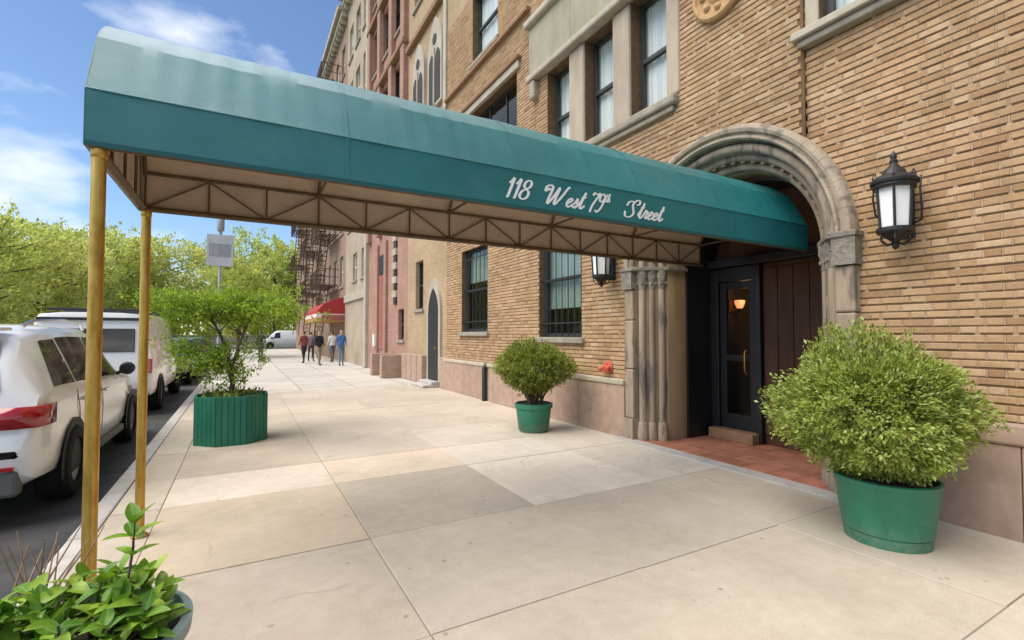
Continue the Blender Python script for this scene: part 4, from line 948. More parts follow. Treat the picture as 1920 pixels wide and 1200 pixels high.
# ---- plant in the pale pot right in front: every leaf is a piece of its own
p4 = empty('potted_plant', (-0.49,2.16,0)); p4.scale = (0.92,0.92,0.92); tag(p4, 'leafy bright green plant with tall sprig in a pale pot at the lower left', 'plant')
round_pot(p4, [(0.27,0.0),(0.28,0.02),(0.355,0.46),(0.375,0.47),(0.38,0.52),(0.35,0.53),(0.34,0.47),(0.28,0.05)], M['pot_blue'], 0.345, 0.47)
rl = random.Random(19)
def big_leaf(Lh, Wh, droop, pts=7):
    mb = MB()
    for k in range(pts):
        t_ = k/(pts-1); w = Wh*math.sin(math.pi*min(1,t_*0.93+0.05))**0.75*(1-0.25*t_); x = Lh*t_; z = -droop*t_*t_*Lh
        if k == pts-1: w = 0.001
        mb.v += [(x,-w,z+w*0.35),(x,0,z),(x,w,z+w*0.35)]
    for k in range(pts-1):
        for j in range(2): mb.f.append((k*3+j,(k+1)*3+j,(k+1)*3+j+1,k*3+j+1)); mb.m.append(0)
    me = bpy.data.meshes.new('leaf'); me.from_pydata(mb.v,[],mb.f); me.materials.append(M['leaf_front']); smooth_by_angle(me,80); return me
LM = [big_leaf(0.088,0.026,0.35), big_leaf(0.075,0.029,0.7), big_leaf(0.10,0.027,0.2), big_leaf(0.062,0.025,0.45), big_leaf(0.082,0.030,-0.3)]
def put_leaf(p, az, el, sc_, mesh=None, rollv=0.0):
    o = bpy.data.objects.new('leaf', mesh or rl.choice(LM)); COL.objects.link(o); o.parent = p4
    o.location = p; o.rotation_euler = (rollv, -el, az); o.scale = (sc_,)*3
st = MB(); nleaf = 0
spots = []
for k in range(58):
    a = rl.uniform(0,2*math.pi); r = 0.31*math.sqrt(rl.uniform(0.02,1)); h = rl.uniform(0.53,0.68)-0.25*max(0,r-0.22)
    spots.append((r*math.cos(a), r*math.sin(a), h))
spots += [lf(-0.20,0.05,0.66), lf(0.02,0.12,0.70), lf(0.16,0.10,0.68), lf(-0.05,-0.05,0.68), lf(0.25,0.02,0.65), lf(-0.30,-0.02,0.64), lf(0.10,-0.15,0.66), lf(0.2,-0.08,0.62), lf(0.26,-0.12,0.56), lf(0.16,-0.22,0.58), lf(0.28,0.1,0.58), lf(0.2,0.2,0.6), lf(0.05,-0.28,0.58), lf(0.3,-0.02,0.6), lf(0.1,0.0,0.6), lf(0.16,0.03,0.64)]
for (x,y,h) in spots:
    b0 = (x*0.55,y*0.55,0.47); st.tube([b0,((x*0.8),(y*0.8),(0.47+h)/2),(x,y,h)],[0.006,0.005,0.004],5)
    n = rl.randint(6,8); ph = rl.uniform(0,6)
    for j in range(n):
        az = ph+j*2.4; put_leaf((x,y,h-0.012*j), az, rl.uniform(0.25,1.15)-0.06*j, rl.uniform(0.75,1.2), rollv=rl.uniform(-0.4,0.4)); nleaf += 1
# tall sprig
sp = [lf(0.11,0.08,0.47), lf(0.13,0.09,0.62), lf(0.15,0.10,0.80), lf(0.155,0.10,0.90)]
st.tube(sp,[0.006,0.006,0.005,0.003],6)
for z_, n, s_ in ((0.78,3,0.85),(0.85,4,1.0),(0.90,2,1.05)):
    for j in range(n): put_leaf(lf(0.153,0.10,z_), j*2*math.pi/n+z_*30, rl.uniform(0.3,0.7)+(0.45 if z_ > 0.88 else 0), s_, LM[2])
put_leaf(lf(0.155,0.10,0.90), -0.5106+0.2, 1.0, 1.05, LM[2])
st.build('stem', M['bark'], p4, smooth=60)
# dry twigs at the left of the same pot
for k in range(16):
    u = rl.uniform(-0.36,-0.16); a_ = lf(u, rl.uniform(0.0,0.25), 0.45); e = lf(u+rl.uniform(-0.14,0.12), rl.uniform(0.1,0.4), rl.uniform(0.66,0.86)); m_ = tuple((p_+q_)/2+rl.uniform(-0.02,0.02) for p_,q_ in zip(a_,e))
    b = MB(); b.tube([a_,m_,e],[0.005,0.004,0.002],5); b.build('dry_twig', M['twig'], p4)
# ================================================================ VEHICLES (local: +y forward, ground z = 0, rear bumper at y = 0)
class Car:
    def __init__(s, name, label, cat, loc, st, paint, heading=0.0, group='vehicles parked along the curb'):
        s.root = empty(name, loc); s.root.rotation_euler = (0,0,heading); tag(s.root, label, cat, group); s.st = st; s.paint = paint
        mb = MB(); P = 0
        for (y, zb, zt, zr, wl, wt, wr) in st:
            half = [(0,zb),(wl*0.86,zb),(wl*0.97,zb+0.06),(wl,zb+0.16),(wl*1.0+0.01,(zb+zt)*0.5+0.05),(wt,zt-0.06),(wt-0.012,zt),(wr+(wt-wr)*0.06,zr-(zr-zt)*0.12),(wr-0.05,zr-(zr-zt)*0.03),(wr*0.55,zr+0.012 if zr-zt > 0.2 else zr),(0,zr+0.018 if zr-zt > 0.2 else zr+0.008)]
            ring = half + [(-x,z) for x,z in half[-2:0:-1]]; P = len(ring); mb.v += [(x,y,z) for x,z in ring]
        n = len(st)
        for i in range(n-1):
            for j in range(P): mb.f.append((i*P+j,i*P+(j+1)%P,(i+1)*P+(j+1)%P,(i+1)*P+j)); mb.m.append(0)
        mb.f += [tuple(range(P)), tuple((n-1)*P+j for j in range(P))]; mb.m += [0,0]
        s.body = mb.build('body', paint, s.root, smooth=32)
    def at(s, y):
        st = s.st
        for a, b in zip(st, st[1:]):
            if a[0] <= y <= b[0]:
                t = (y-a[0])/(b[0]-a[0]+1e-9); return [p+(q-p)*t for p, q in zip(a,b)]
        return list(st[-1] if y > st[0][0] else st[0])
    def side(s, y, t, off=0.006, sg=1):
        """point on the greenhouse flank, t from belt 0 to roof 1"""
        _, zb, zt, zr, wl, wt, wr = s.at(y)
        x = wt-0.012+(wr+(wt-wr)*0.06-wt+0.012)*t; z = zt+(zr-(zr-zt)*0.12-zt)*t; return (sg*(x+off), y, z)
    def glass(s, pts, sg, n=6):
        """pts: y ranges given as bottom (y0,y1) and top (y0,y1) with t limits"""
        (b0,b1),(t0,t1),tl,th = pts; mb = MB(); m = 4
        for i in range(n+1):
            for j in range(m+1):
                v = j/m; t = tl+(th-tl)*v; ya, yb = b0+(t0-b0)*v, b1+(t1-b1)*v; mb.v.append(s.side(ya+(yb-ya)*i/n, t, 0.006, sg))
        for i in range(n):
            for j in range(m): a = i*(m+1)+j; mb.f.append((a,a+m+1,a+m+2,a+1)); mb.m.append(0)
        mb.build('side_window', M['carglass'], s.root, smooth=80)
    def wheel(s, y, x, r=0.36, w=0.23):
        for sg in (-1,1):
            a = MB(); a.lathe([(r*0.62,-w/2),(r*0.9,-w/2),(r,-w/2+0.04),(r,w/2-0.04),(r*0.9,w/2),(r*0.62,w/2),(r*0.6,w/2-0.03),(r*0.6,-w/2+0.03)], (sg*(x-w/2+0.015),y,r), 28, axis='x', closed=True)
            t = a.build('wheel', M['tyre'], s.root, smooth=40)
            q = MB(); xo = sg*(x-0.03); q.lathe([(r*0.62,-0.01),(r*0.62,0.012),(r*0.2,0.0),(0.001,0.01)], (xo,y,r), 24, axis='x')
            for k in range(5):
                an = k*2*math.pi/5+0.3; q.box(xo-0.014,xo+0.014,y-0.001,y+0.001,r,r)
            q.build('rim', M['rim'], t, smooth=40)
            ar = MB(); 
            for k in range(21):
                an = math.pi*k/20*1.16-0.25; rr = r*1.17; ar.v.append((sg*(x-0.008),y+rr*math.cos(an),r+rr*math.sin(an)))
            ar.f.append(tuple(range(21))); ar.m.append(0)
            ar.build('wheel_arch', M['plastic'], s.root)
    def part(s, name, m, boxes, bevel=0.01, parent=None):
        mb = MB()
        for b in boxes: mb.box(*b)
        return mb.build(name, m, parent or s.root, bevel=bevel)
SUV = [(0.0,0.50,0.66,0.68,0.80,0.80,0.70),(0.03,0.40,0.80,0.82,0.86,0.87,0.74),(0.09,0.36,0.98,1.02,0.90,0.905,0.74),(0.13,0.34,1.08,1.18,0.915,0.915,0.72),(0.24,0.33,1.11,1.40,0.93,0.92,0.70),(0.42,0.32,1.12,1.62,0.94,0.925,0.68),(0.75,0.31,1.12,1.69,0.945,0.93,0.68),(1.5,0.30,1.10,1.725,0.95,0.935,0.69),(2.4,0.30,1.08,1.71,0.95,0.935,0.69),(2.85,0.30,1.07,1.64,0.95,0.93,0.68),(3.2,0.30,1.06,1.40,0.945,0.925,0.72),(3.55,0.31,1.04,1.10,0.94,0.915,0.8),(4.2,0.33,0.96,1.00,0.93,0.88,0.74),(4.6,0.38,0.82,0.86,0.88,0.8,0.66),(4.76,0.46,0.7,0.73,0.74,0.7,0.55)]
suv = Car('parked_suv', 'white sport utility car with large red tail lamps parked nearest at the curb', 'car', (-2.42,5.52,-0.13), SUV, M['paint_white'])
for sg in (-1,1):
    suv.glass(((0.5,1.12),(0.72,1.12),0.05,0.9), sg); suv.glass(((1.17,2.06),(1.17,2.06),0.05,0.92), sg); suv.glass(((2.12,3.18),(2.12,2.66),0.05,0.92), sg, 8)
    m_ = MB(); m_.lathe([(0.001,-0.06),(0.07,-0.05),(0.09,0.0),(0.085,0.06),(0.06,0.075),(0.001,0.08)], (sg*1.04,2.98,1.16), 14, axis='y'); mo = m_.build('mirror', M['plastic'], suv.root, smooth=50)
    m_ = MB(); m_.tube([(sg*0.92,3.02,1.09),(sg*1.0,3.0,1.13)],0.025,8); m_.build('mirror_arm', M['plastic'], mo)
    # wrap-round tail lamp
    t_ = MB()
    for z in (0.84,1.02):
        for (x,y) in ((0.45,0.0),(0.78,0.004),(0.93,0.05),(0.965,0.2),(0.966,0.36)): t_.v.append((sg*x,y+(0.012 if z > 0.9 else 0),z))
    for k in range(4): t_.f.append((k,k+1,k+6,k+5)); t_.m.append(0)
    o = t_.build('tail_lamp', M['lamp_red'], suv.root, smooth=60); so = o.modifiers.new('s','SOLIDIFY'); so.thickness = 0.012
    m_ = MB(); m_.tube([(sg*0.60,0.75,1.70),(sg*0.62,0.95,1.76),(sg*0.63,1.8,1.79),(sg*0.62,2.55,1.76),(sg*0.60,2.75,1.69)],0.018,6); m_.build('roof_rail', M['chrome'], suv.root)
    for yy in (1.13,2.09): (lambda q: q.build('door_seam', M['plastic'], suv.root))(MB().tube([(sg*0.93,yy,1.06),(sg*0.957,yy,0.88),(sg*0.9605,yy,0.74),(sg*0.955,yy,0.58),(sg*0.949,yy,0.45)],0.004,5))
    for yy in (1.25,2.2): suv.part('door_handle', M['chrome'], [(min(sg*0.945,sg*0.972),max(sg*0.945,sg*0.972),yy,yy+0.2,0.93,0.96)], 0.006)
    suv.part('side_skirt', M['bumper_grey'], [(min(sg*0.90,sg*0.965),max(sg*0.90,sg*0.965),0.9,3.3,0.27,0.36)], 0.01)
suv.part('rear_window', M['carglass'], [], 0)
b = MB(); b.quad((-0.66,0.135,1.16),(0.66,0.135,1.16),(0.58,0.385,1.58),(-0.58,0.385,1.58)); o = b.build('rear_window', M['carglass'], suv.root); o.location = (0,-0.028,0.008)
bpy.data.objects.remove([c for c in suv.root.children if c.name.startswith('rear_window') and len(c.data.vertices) == 0][0])
suv.part('lower_bumper', M['bumper_grey'], [(-0.82,0.82,-0.005,0.14,0.28,0.50)], 0.03)
suv.part('bumper_reflector', M['lamp_red'], [(0.52,0.80,-0.018,0.0,0.50,0.535),(-0.80,-0.52,-0.018,0.0,0.50,0.535)], 0.004)
suv.part('number_plate', M['awning_yellow'], [(-0.17,0.17,0.005,0.04,0.72,0.86)], 0.004)
suv.part('spoiler', M['paint_white'], [(-0.6,0.6,0.30,0.55,1.66,1.695)], 0.012)
suv.wheel(0.95,0.978,0.365,0.25); suv.wheel(3.84,0.978,0.365,0.25)
VAN = [(0.0,0.48,0.7,0.72,0.86,0.87,0.74),(0.03,0.40,1.12,1.90,0.93,0.95,0.80),(0.10,0.36,1.16,2.04,0.95,0.97,0.82),(1.5,0.34,1.16,2.08,0.97,0.98,0.83),(3.3,0.34,1.14,2.07,0.97,0.98,0.83),(3.75,0.34,1.12,2.0,0.97,0.97,0.82),(4.25,0.34,1.10,1.55,0.96,0.95,0.82),(4.6,0.36,1.05,1.15,0.95,0.92,0.82),(5.1,0.40,0.92,0.97,0.92,0.87,0.74),(5.25,0.48,0.8,0.83,0.82,0.78,0.6)]
def van(name, label, loc, heading=0.0, cat='van', group='vehicles parked along the curb'):
    c = Car(name, label, cat, loc, VAN, M['paint_white'], heading, group)
    for sg in (-1,1):
        c.glass(((3.3,4.4),(3.3,3.85),0.06,0.85), sg)
        c.part('tail_lamp', M['lamp_red'], [(min(sg*0.80,sg*0.95),max(sg*0.80,sg*0.95),-0.012,0.10,0.86,1.14)], 0.012)
        m_ = MB(); m_.lathe([(0.001,-0.05),(0.08,-0.04),(0.10,0.02),(0.08,0.08),(0.001,0.1)], (sg*1.12,4.15,1.25), 12, axis='y'); m_.tube([(sg*0.95,4.2,1.14),(sg*1.06,4.17,1.2)],0.025,6); m_.build('mirror', M['plastic'], c.root, smooth=50)
        c.part('rear_window', M['carglass'], [(min(sg*0.08,sg*0.66),max(sg*0.08,sg*0.66),-0.004,0.04,1.28,1.74)], 0.01)
    c.part('rear_door_seam', M['plastic'], [(-0.006,0.006,0.0,0.05,0.5,1.9)], 0)
    c.part('roof_gutter', M['plastic'], [(-0.80,0.80,-0.004,0.06,1.90,1.955)], 0.006)
    c.part('rear_bumper', M['bumper_grey'], [(-0.88,0.88,-0.06,0.08,0.36,0.56)], 0.03)
    for yy in (0.5,1.6,2.7): c.part('roof_rack_bar', M['plastic'], [(-0.78,0.78,yy-0.03,yy+0.03,2.10,2.15)], 0.006)
    c.wheel(1.0,1.0,0.36,0.24); c.wheel(4.35,0.995,0.36,0.24); 
    b = MB(); b.quad((-0.74,4.62,1.12),(0.74,4.62,1.12),(0.70,3.80,1.94),(-0.70,3.80,1.94)); o = b.build('windscreen', M['carglass'], c.root); o.location = (0,0.03,0.035)
    return c
van('parked_van', 'tall white cargo van parked in front of the white sport utility car', (-2.50,12.0,-0.13))
SED = [(0.0,0.42,0.7,0.72,0.74,0.76,0.6),(0.06,0.32,0.92,0.96,0.84,0.85,0.66),(0.6,0.26,0.97,1.03,0.88,0.88,0.68),(1.1,0.25,0.97,1.36,0.89,0.89,0.62),(1.7,0.25,0.96,1.46,0.9,0.89,0.62),(2.4,0.25,0.95,1.45,0.9,0.89,0.62),(2.9,0.25,0.94,1.25,0.9,0.88,0.64),(3.35,0.26,0.92,0.98,0.89,0.87,0.7),(4.2,0.3,0.8,0.84,0.86,0.82,0.66),(4.5,0.38,0.66,0.69,0.72,0.7,0.5)]
def sedan(label, loc, paint, heading=0.0):
    c = Car('parked_car', label, 'car', loc, SED, paint, heading)
    for sg in (-1,1):
        c.glass(((0.85,1.95),(1.2,1.95),0.06,0.9), sg); c.glass(((2.0,3.2),(2.0,2.7),0.06,0.9), sg)
        c.part('tail_lamp', M['lamp_red'], [(min(sg*0.5,sg*0.83),max(sg*0.5,sg*0.83),0.03,0.12,0.74,0.88)], 0.01)
    b = MB(); b.quad((-0.62,0.62,1.04),(0.62,0.62,1.04),(0.54,1.1,1.36),(-0.54,1.1,1.36)); o = b.build('rear_window', M['carglass'], c.root); o.location = (0,-0.03,0.03)
    c.wheel(0.85,0.92,0.32,0.2); c.wheel(3.55,0.92,0.32,0.2); return c
sedan('dark saloon car parked in front of the tall white van', (-2.35,18.3,-0.13), M['paint_dark'])
sedan('grey saloon car parked second in front of the tall white van', (-2.35,24.0,-0.13), M['paint_grey'])
sedan('black saloon car parked farthest along the curb', (-2.35,29.8,-0.13), M['paint_dark'])
van('delivery_van', 'white van crossing the far avenue beyond the people', (7.2,62.0,-0.126), math.pi/2, 'van', 'vehicles on the avenue')
# ================================================================ NEIGHBOURING HOUSES along the row
def house_block(name, label, y0, y1, h, m, X, ops, depth=10, trim='limestone', cornice=True, cur=None, frame='frame_dark', sillm='sill', skip_sill=()):
    r = empty(name, (X,(y0+y1)/2,0)); tag(r, label, 'building', 'houses along the row')
    def F(o): o.parent = r; o.matrix_parent_inverse = Matrix.Translation(r.location).inverted(); return o
    w = MB(); wall_sheet(w, X, y0, y1, 0, h, ops, 0.22)
    w.quad((X,y0,0),(X+depth,y0,0),(X+depth,y0,h),(X,y0,h)); w.quad((X,y1,0),(X,y1,h),(X+depth,y1,h),(X+depth,y1,0)); w.quad((X,y0,h),(X+depth,y0,h),(X+depth,y1,h),(X,y1,h)); w.quad((X+depth,y0,0),(X+depth,y1,0),(X+depth,y1,h),(X+depth,y0,h))
    F(w.build('wall', m, fix=False))
    for k, o in enumerate(ops): window(F, *o, X, M[frame], (M['curtain'] if cur and (k*7) % 3 else None), sill=k not in skip_sill, sillm=sillm, fx=0.12, fw=0.06)
    if cornice:
        c = MB(); c.box(X-0.55,X+0.1,y0+0.02,y1-0.02,h-0.25,h+0.05); c.box(X-0.35,X+0.05,y0+0.03,y1-0.03,h-0.55,h-0.253); F(c.build('cornice', M[trim], bevel=0.04))
        n = int((y1-y0)/0.6)
        for k in range(n):
            b = MB(); yy = y0+0.3+k*0.6; b.box(X-0.3,X+0.02,yy-0.06,yy+0.06,h-0.85,h-0.552); F(b.build('cornice_bracket', M[trim]))
    return r, F
def grid_ops(y0, y1, z0, nfl, fh, ww, wh, n):
    out = []; sp_ = (y1-y0)/n
    for f in range(nfl):
        for k in range(n): yc = y0+sp_*(k+0.5); out.append((yc-ww/2,yc+ww/2,z0+f*fh,z0+f*fh+wh))
    return out
def fb(F, name, m, x0,x1,y0,y1,z0,z1, bev=0.015):
    b = MB(); b.box(x0,x1,y0,y1,z0,z1); return F(b.build(name, M[m], bevel=bev))
def pointed(yc, w, z0, zs, n=8):
    """outline of a pointed arch"""
    h = w/2; pts = [(yc+h,z0),(yc+h,zs)]
    for k in range(1,n+1): a = R_(60)*k/n; pts.append((yc-h+w*math.cos(a), zs+w*math.sin(a)))
    for k in range(n-1,-1,-1): a = R_(60)*k/n; pts.append((yc+h-w*math.cos(a), zs+w*math.sin(a)))
    pts.append((yc-h,z0)); return pts
# --- house 2: tan front with a narrow pointed door and tall traceried windows above
XB = 4.96
r2, F2 = house_block('gothic_house', 'tan house with narrow arched side door and pointed traceried windows above', 12.46, 16.2, 20, M['farbrick_tan'], XB,
    [(14.55,15.3,2.3,3.85),(12.9,13.9,12.4,14.6),(14.6,15.6,12.4,14.6),(12.9,13.9,15.6,17.6),(14.6,15.6,15.6,17.6)], cur=True)
for yc in (13.35,14.9):
    b = MB(); b.prism(pointed(yc,1.15,8.2,9.9), XB-0.10, XB+0.02, 'x'); fr_ = F2(b.build('tracery_frame', M['limestone']))
    for s_ in (-0.26,0.26):
        b = MB(); b.prism(pointed(yc+s_,0.40,8.3,9.5), XB-0.115, XB-0.095, 'x'); o = b.build('pane', M['dull_glass']); o.parent = fr_
    b = MB(); b.lathe([(0.16,-0.013),(0.16,0.012),(0.001,0.014)], (XB-0.103,yc,10.22), 16, axis='x'); o = b.build('oculus_pane', M['dull_glass']); o.parent = fr_
    b = MB(); b.box(XB-0.14,XB-0.096,yc-0.035,yc+0.035,8.25,9.95); o = b.build('mullion', M['limestone']); o.parent = fr_
fb(F2,'string_course','brownstone',XB-0.16,XB+0.02,12.47,16.15,11.15,11.36,0.03)
fb(F2,'string_course','limestone',XB-0.12,XB+0.02,12.47,16.15,7.6,7.8,0.03)
fb(F2,'corner_pier','limestone',XB-0.10,XB+0.02,12.47,12.7,7.82,11.14,0.02)
b = MB(); b.prism(pointed(13.45,1.1,0.16,2.2), XB-0.07, XB+0.02, 'x'); ds = F2(b.build('door_surround', M['limestone']))
b = MB(); b.prism(pointed(13.45,0.8,0.17,2.15), XB-0.085, XB-0.06, 'x'); d_ = b.build('door', M['iron']); d_.parent = ds
b = MB(); b.lathe([(0.03,-0.03),(0.03,0.0)], (XB-0.09,13.2,1.1), 10, axis='x'); o = b.build('door_knob', M['brass']); o.parent = d_
for k in range(2): fb(F2,'step','granite',XB-0.55+0.25*k,XB-0.05,12.95,14.0,0.004+0.08*k,0.084+0.08*k)
for y_ in (14.2,14.75,15.3,15.85): fb(F2,'plinth_block','plinth',XB-0.16,XB+0.02,y_,y_+0.5,0.002,0.86,0.02)
fb(F2,'plinth_block','plinth',XB-0.10,XB+0.02,12.47,12.85,0.002,0.86,0.02)
# --- house 3: pink brownstone with grey quoins and a red door panel
r3, F3 = house_block('pink_rowhouse', 'narrow pink brick row house with grey quoins and tall red door strip', 16.22, 22.0, 19.4, M['farbrick_pink'], XB,
    [(16.6,17.3,1.3,2.4)]+[(y_,y_+0.95,z_,z_+1.9) for z_ in (6.2,9.6,12.8,15.9) for y_ in (17.2,18.8,20.5)], cur=True, trim='brownstone')
for k in range(10): fb(F3,'quoin','limestone' if k % 2 else 'iron',XB-0.06-0.02*(k % 2),XB+0.02,17.45,17.45+(0.5 if k % 2 else 0.32),2.6+k*0.26,2.85+k*0.26,0.012)
fb(F3,'red_door','dull_red',XB-0.05,XB+0.02,19.1,19.95,0.9,3.9); fb(F3,'door_fanlight','iron',XB-0.06,XB+0.02,19.1,19.95,3.91,4.7); fb(F3,'white_mailbox','frame_white',XB-0.2,XB-0.01,20.1,20.4,1.0,1.5)
for y_ in (18.75,20.05): fb(F3,'pilaster','farbrick_pink',XB-0.12,XB+0.02,y_,y_+0.25,0.0,5.2,0.03)
for y_ in (16.3,17.9,19.7,21.5): fb(F3,'pilaster','farbrick_pink',XB-0.18,XB+0.02,y_,y_+0.42,5.5,18.2,0.03)
for z_ in (8.4,11.7,14.9): fb(F3,'string_course','brownstone',XB-0.22,XB+0.02,16.25,21.95,z_,z_+0.2,0.03)
fb(F3,'stoop_wall','plinth',XB-0.8,XB+0.0,16.5,16.75,0.0,0.8,0.03); fb(F3,'stoop_wall','plinth',XB-0.8,XB+0.0,17.9,18.15,0.0,0.8,0.03)
# --- house 4: pale brick
r4, F4 = house_block('pale_rowhouse', 'pale cream brick row house between the pink house and the fire escapes', 22.02, 27.6, 20.2, M['farbrick_pale'], XB,
    [(24.6,25.6,4.2,5.6),(22.8,23.6,4.2,5.6)]+grid_ops(22.2,27.4,7.0,4,3.1,1.0,1.8,3), cur=True, frame='frame_white')
fb(F4,'pilaster','limestone',XB-0.15,XB+0.02,22.05,22.4,0,19.6,0.03); fb(F4,'shop_band','limestone',XB-0.1,XB+0.02,22.5,27.5,3.2,3.6)
# --- houses 5, 6: brown tenements with fire escapes
r5, F5 = house_block('brown_tenement', 'brown brick tenement with iron fire escapes above the red awning', 27.62, 40.5, 19.8, M['farbrick_brown'], XB, grid_ops(27.8,40.3,4.2,5,3.05,1.0,1.75,6), trim='limestone', cur=True, frame='frame_white')
r6, F6 = house_block('corner_tenement', 'farthest pale tenement at the corner of the avenue', 40.52, 54.5, 19.6, M['farbrick_brown'], XB, grid_ops(40.8,54.2,4.2,5,3.05,1.0,1.75,6), trim='limestone', cur=True)
def fire_escape(label, y0, y1, floors):
    r = empty('fire_escape', (XB,(y0+y1)/2,0)); tag(r, label, 'fire escape', 'fire escapes')
    yc = (y0+y1)/2
    for z in floors:
        b = MB(); 
        for k in range(7): b.box(-1.1+k*0.155,-1.1+k*0.155+0.09,y0-yc,y1-yc,z,z+0.04)
        pf = b.build('platform', M['rust_iron'], r)
        b = MB(); b.tube([(-0.02,y0-yc,z+0.95),(-1.12,y0-yc,z+0.95),(-1.12,y1-yc,z+0.95),(-0.02,y1-yc,z+0.95)],0.025,6); b.tube([(-0.02,y0-yc,z+0.5),(-1.12,y0-yc,z+0.5),(-1.12,y1-yc,z+0.5),(-0.02,y1-yc,z+0.5)],0.018,6)
        n = 14
        for k in range(n+1): yy = y0-yc+(y1-y0)*k/n; b.tube([(-1.12,yy,z),(-1.12,yy,z+0.95)],0.014,5)
        for k in range(4): b.tube([(-1.12+k*0.3,y0-yc,z),(-1.12+k*0.3,y0-yc,z+0.95)],0.014,5)
        b.build('railing', M['rust_iron'], pf)
        b = MB(); b.tube([(-0.95,y0-yc+0.6,z+0.04),(-0.95,y1-yc-0.8,z-2.9)],0.03,6); b.tube([(-0.5,y0-yc+0.6,z+0.04),(-0.5,y1-yc-0.8,z-2.9)],0.03,6)
        for k in range(11): t_ = k/11; b.box(-0.95,-0.5,y0-yc+0.5+(y1-y0-1.4)*t_,y0-yc+0.68+(y1-y0-1.4)*t_,z-2.94*t_,z-2.94*t_+0.03)
        b.build('stair', M['rust_iron'], pf)
fire_escape('nearer iron fire escape on the brown tenement above the red awning', 29.5, 33.5, (4.35,7.3,10.35,13.4,16.4))
fire_escape('farther iron fire escape near the far end of the brown tenement', 36.0, 40.0, (4.35,7.3,10.35,13.4,16.4))
fire_escape('farthest iron fire escape on the corner tenement by the avenue', 44.0, 48.0, (4.35,7.3,10.35,13.4,16.4))
aw = empty('shop_awning', (XB,30.3,2.2)); tag(aw, 'red shop awning with yellow valance and pale painted sky sheen on the brown tenement', 'awning')
b = MB(); b.prism([(0,1.35),(-0.5,1.25),(-1.1,0.95),(-1.45,0.5),(-1.45,0.42),(0,0.42)], -2.6, 2.6, 'y'); b.build('awning_cover', M['awning_red'], aw, smooth=40)
b = MB(); b.box(-1.46,-0.0,-2.61,2.61,0.0,0.2); b.build('valance', M['awning_yellow'], aw)
b = MB(); b.box(-1.47,0.0,-2.6,2.6,0.203,0.415); b.build('sheen_band', M['awning_sheen'], aw)  # pale band paints the sky's reflection on the awning front
b = MB(); b.box(-1.2,-0.02,-2.63,-2.612,0.06,0.36); b.build('end_band', M['dull_red'], aw)
for s_ in (-2.4,2.4):
    b = MB(); b.tube([(-1.4,s_,0.02),(-0.02,s_,0.02)],0.025,6); b.build('arm', M['iron'], aw)
# --- slim street pole with a pale sign panel at the curb
sp_ = empty('sign_pole', (-0.75,21.5,0)); tag(sp_, 'slim grey street pole carrying a pale blue grey sign panel behind the planter tree', 'sign pole')
b = MB(); b.lathe([(0.10,0.0),(0.10,0.3),(0.065,0.4),(0.055,6.2),(0.03,6.25)], (0,0,0), 14); b.build('pole', M['pole_grey'], sp_, smooth=40)
b = MB(); b.box(-0.44,0.44,-0.085,-0.06,4.1,5.3); b.build('sign_panel', M['sign_grey'], sp_, bevel=0.01)
b = MB(); b.box(-0.36,0.36,-0.088,-0.086,4.45,4.95); b.build('sign_face', M['pole_grey'], sp_)
for zz_ in (4.3,5.1):
    b = MB(); b.box(-0.3,0.3,-0.058,-0.03,zz_-0.03,zz_+0.03); b.build('bracket', M['pole_grey'], sp_)
b = MB(); b.lathe([(0.12,5.45),(0.13,5.5),(0.13,5.95),(0.10,6.0)], (0,0,0), 14); b.build('signal_box', M['pole_grey'], sp_, smooth=40)
# ================================================================ TREES
def make_tree(seed, h, cr, trunk_h, leaf, n_l1=7, per=16, size=0.26, flat=0.8, clump=0.55):
    rs = np.random.RandomState(seed); t = MB(); tips = []; dr_ = []
    top = np.array([rs.uniform(-.3,.3),rs.uniform(-.3,.3),h*0.86])
    tr = bez((0,0,0),(rs.uniform(-.2,.2),rs.uniform(-.2,.2),h*0.45),top,9); r0 = h*0.018
    t.tube(tr,[r0*(1-0.85*k/8) for k in range(9)],8)
    for k in range(n_l1*3):
        f = trunk_h/h+(0.8-trunk_h/h)*((k+0.5)/(n_l1*3)); i = f/0.86*8; b0 = np.array(tr[min(7,int(i))])+(np.array(tr[min(8,int(i)+1)])-np.array(tr[min(7,int(i))]))*(i-int(i))
        a = k*2.4+rs.uniform(-.4,.4); reach = cr*math.sin(math.pi*min(1,max(0.12,(f-0.18)/0.86)))**0.6*rs.uniform(0.7,1.05)
        e = b0+np.array([math.cos(a)*reach,math.sin(a)*reach,rs.uniform(0.15,0.45)*reach+0.3])
        p = bez(b0,(b0+e)/2+np.array([0,0,-0.08*reach]),e,6); t.tube(p,[r0*0.4,r0*0.33,r0*0.26,r0*0.18,r0*0.11,r0*0.05],5)
        for j in range(13):
            s_ = rs.uniform(0.3,1.05); q = b0+(e-b0)*s_+rs.normal(size=3)*np.array([0.2,0.2,0.15])*cr*0.75; tips.append(q); dr_.append(q-b0+np.array([0,0,0.6]))
    for j in range(22): q = top+rs.normal(size=3)*np.array([0.28*cr,0.28*cr,0.07*h]); tips.append(q); dr_.append(np.array([0,0,1.0]))
    tips = np.array(tips); dr_ = np.array(dr_); dr_ /= np.linalg.norm(dr_,axis=1,keepdims=True)
    C, A, Nn, L, Wd = rosettes(rs, tips, dr_, per, clump*0.6, size, 0.6)
    tm = t.build('trunk', M['bark'], smooth=60); cm = bpy.data.objects.new('crown', leaf_mesh('crown', C, A, Nn, L, Wd, leaf)); COL.objects.link(cm); stuff(cm)
    r = empty('street_tree'); tm.parent = r; cm.parent = r; return r
protoA = make_tree(31, 10.5, 4.2, 2.6, M['leaf_far'], 8, 26, 0.30)
protoB = make_tree(32, 9.5, 3.8, 2.4, M['leaf_far2'], 8, 26, 0.28)
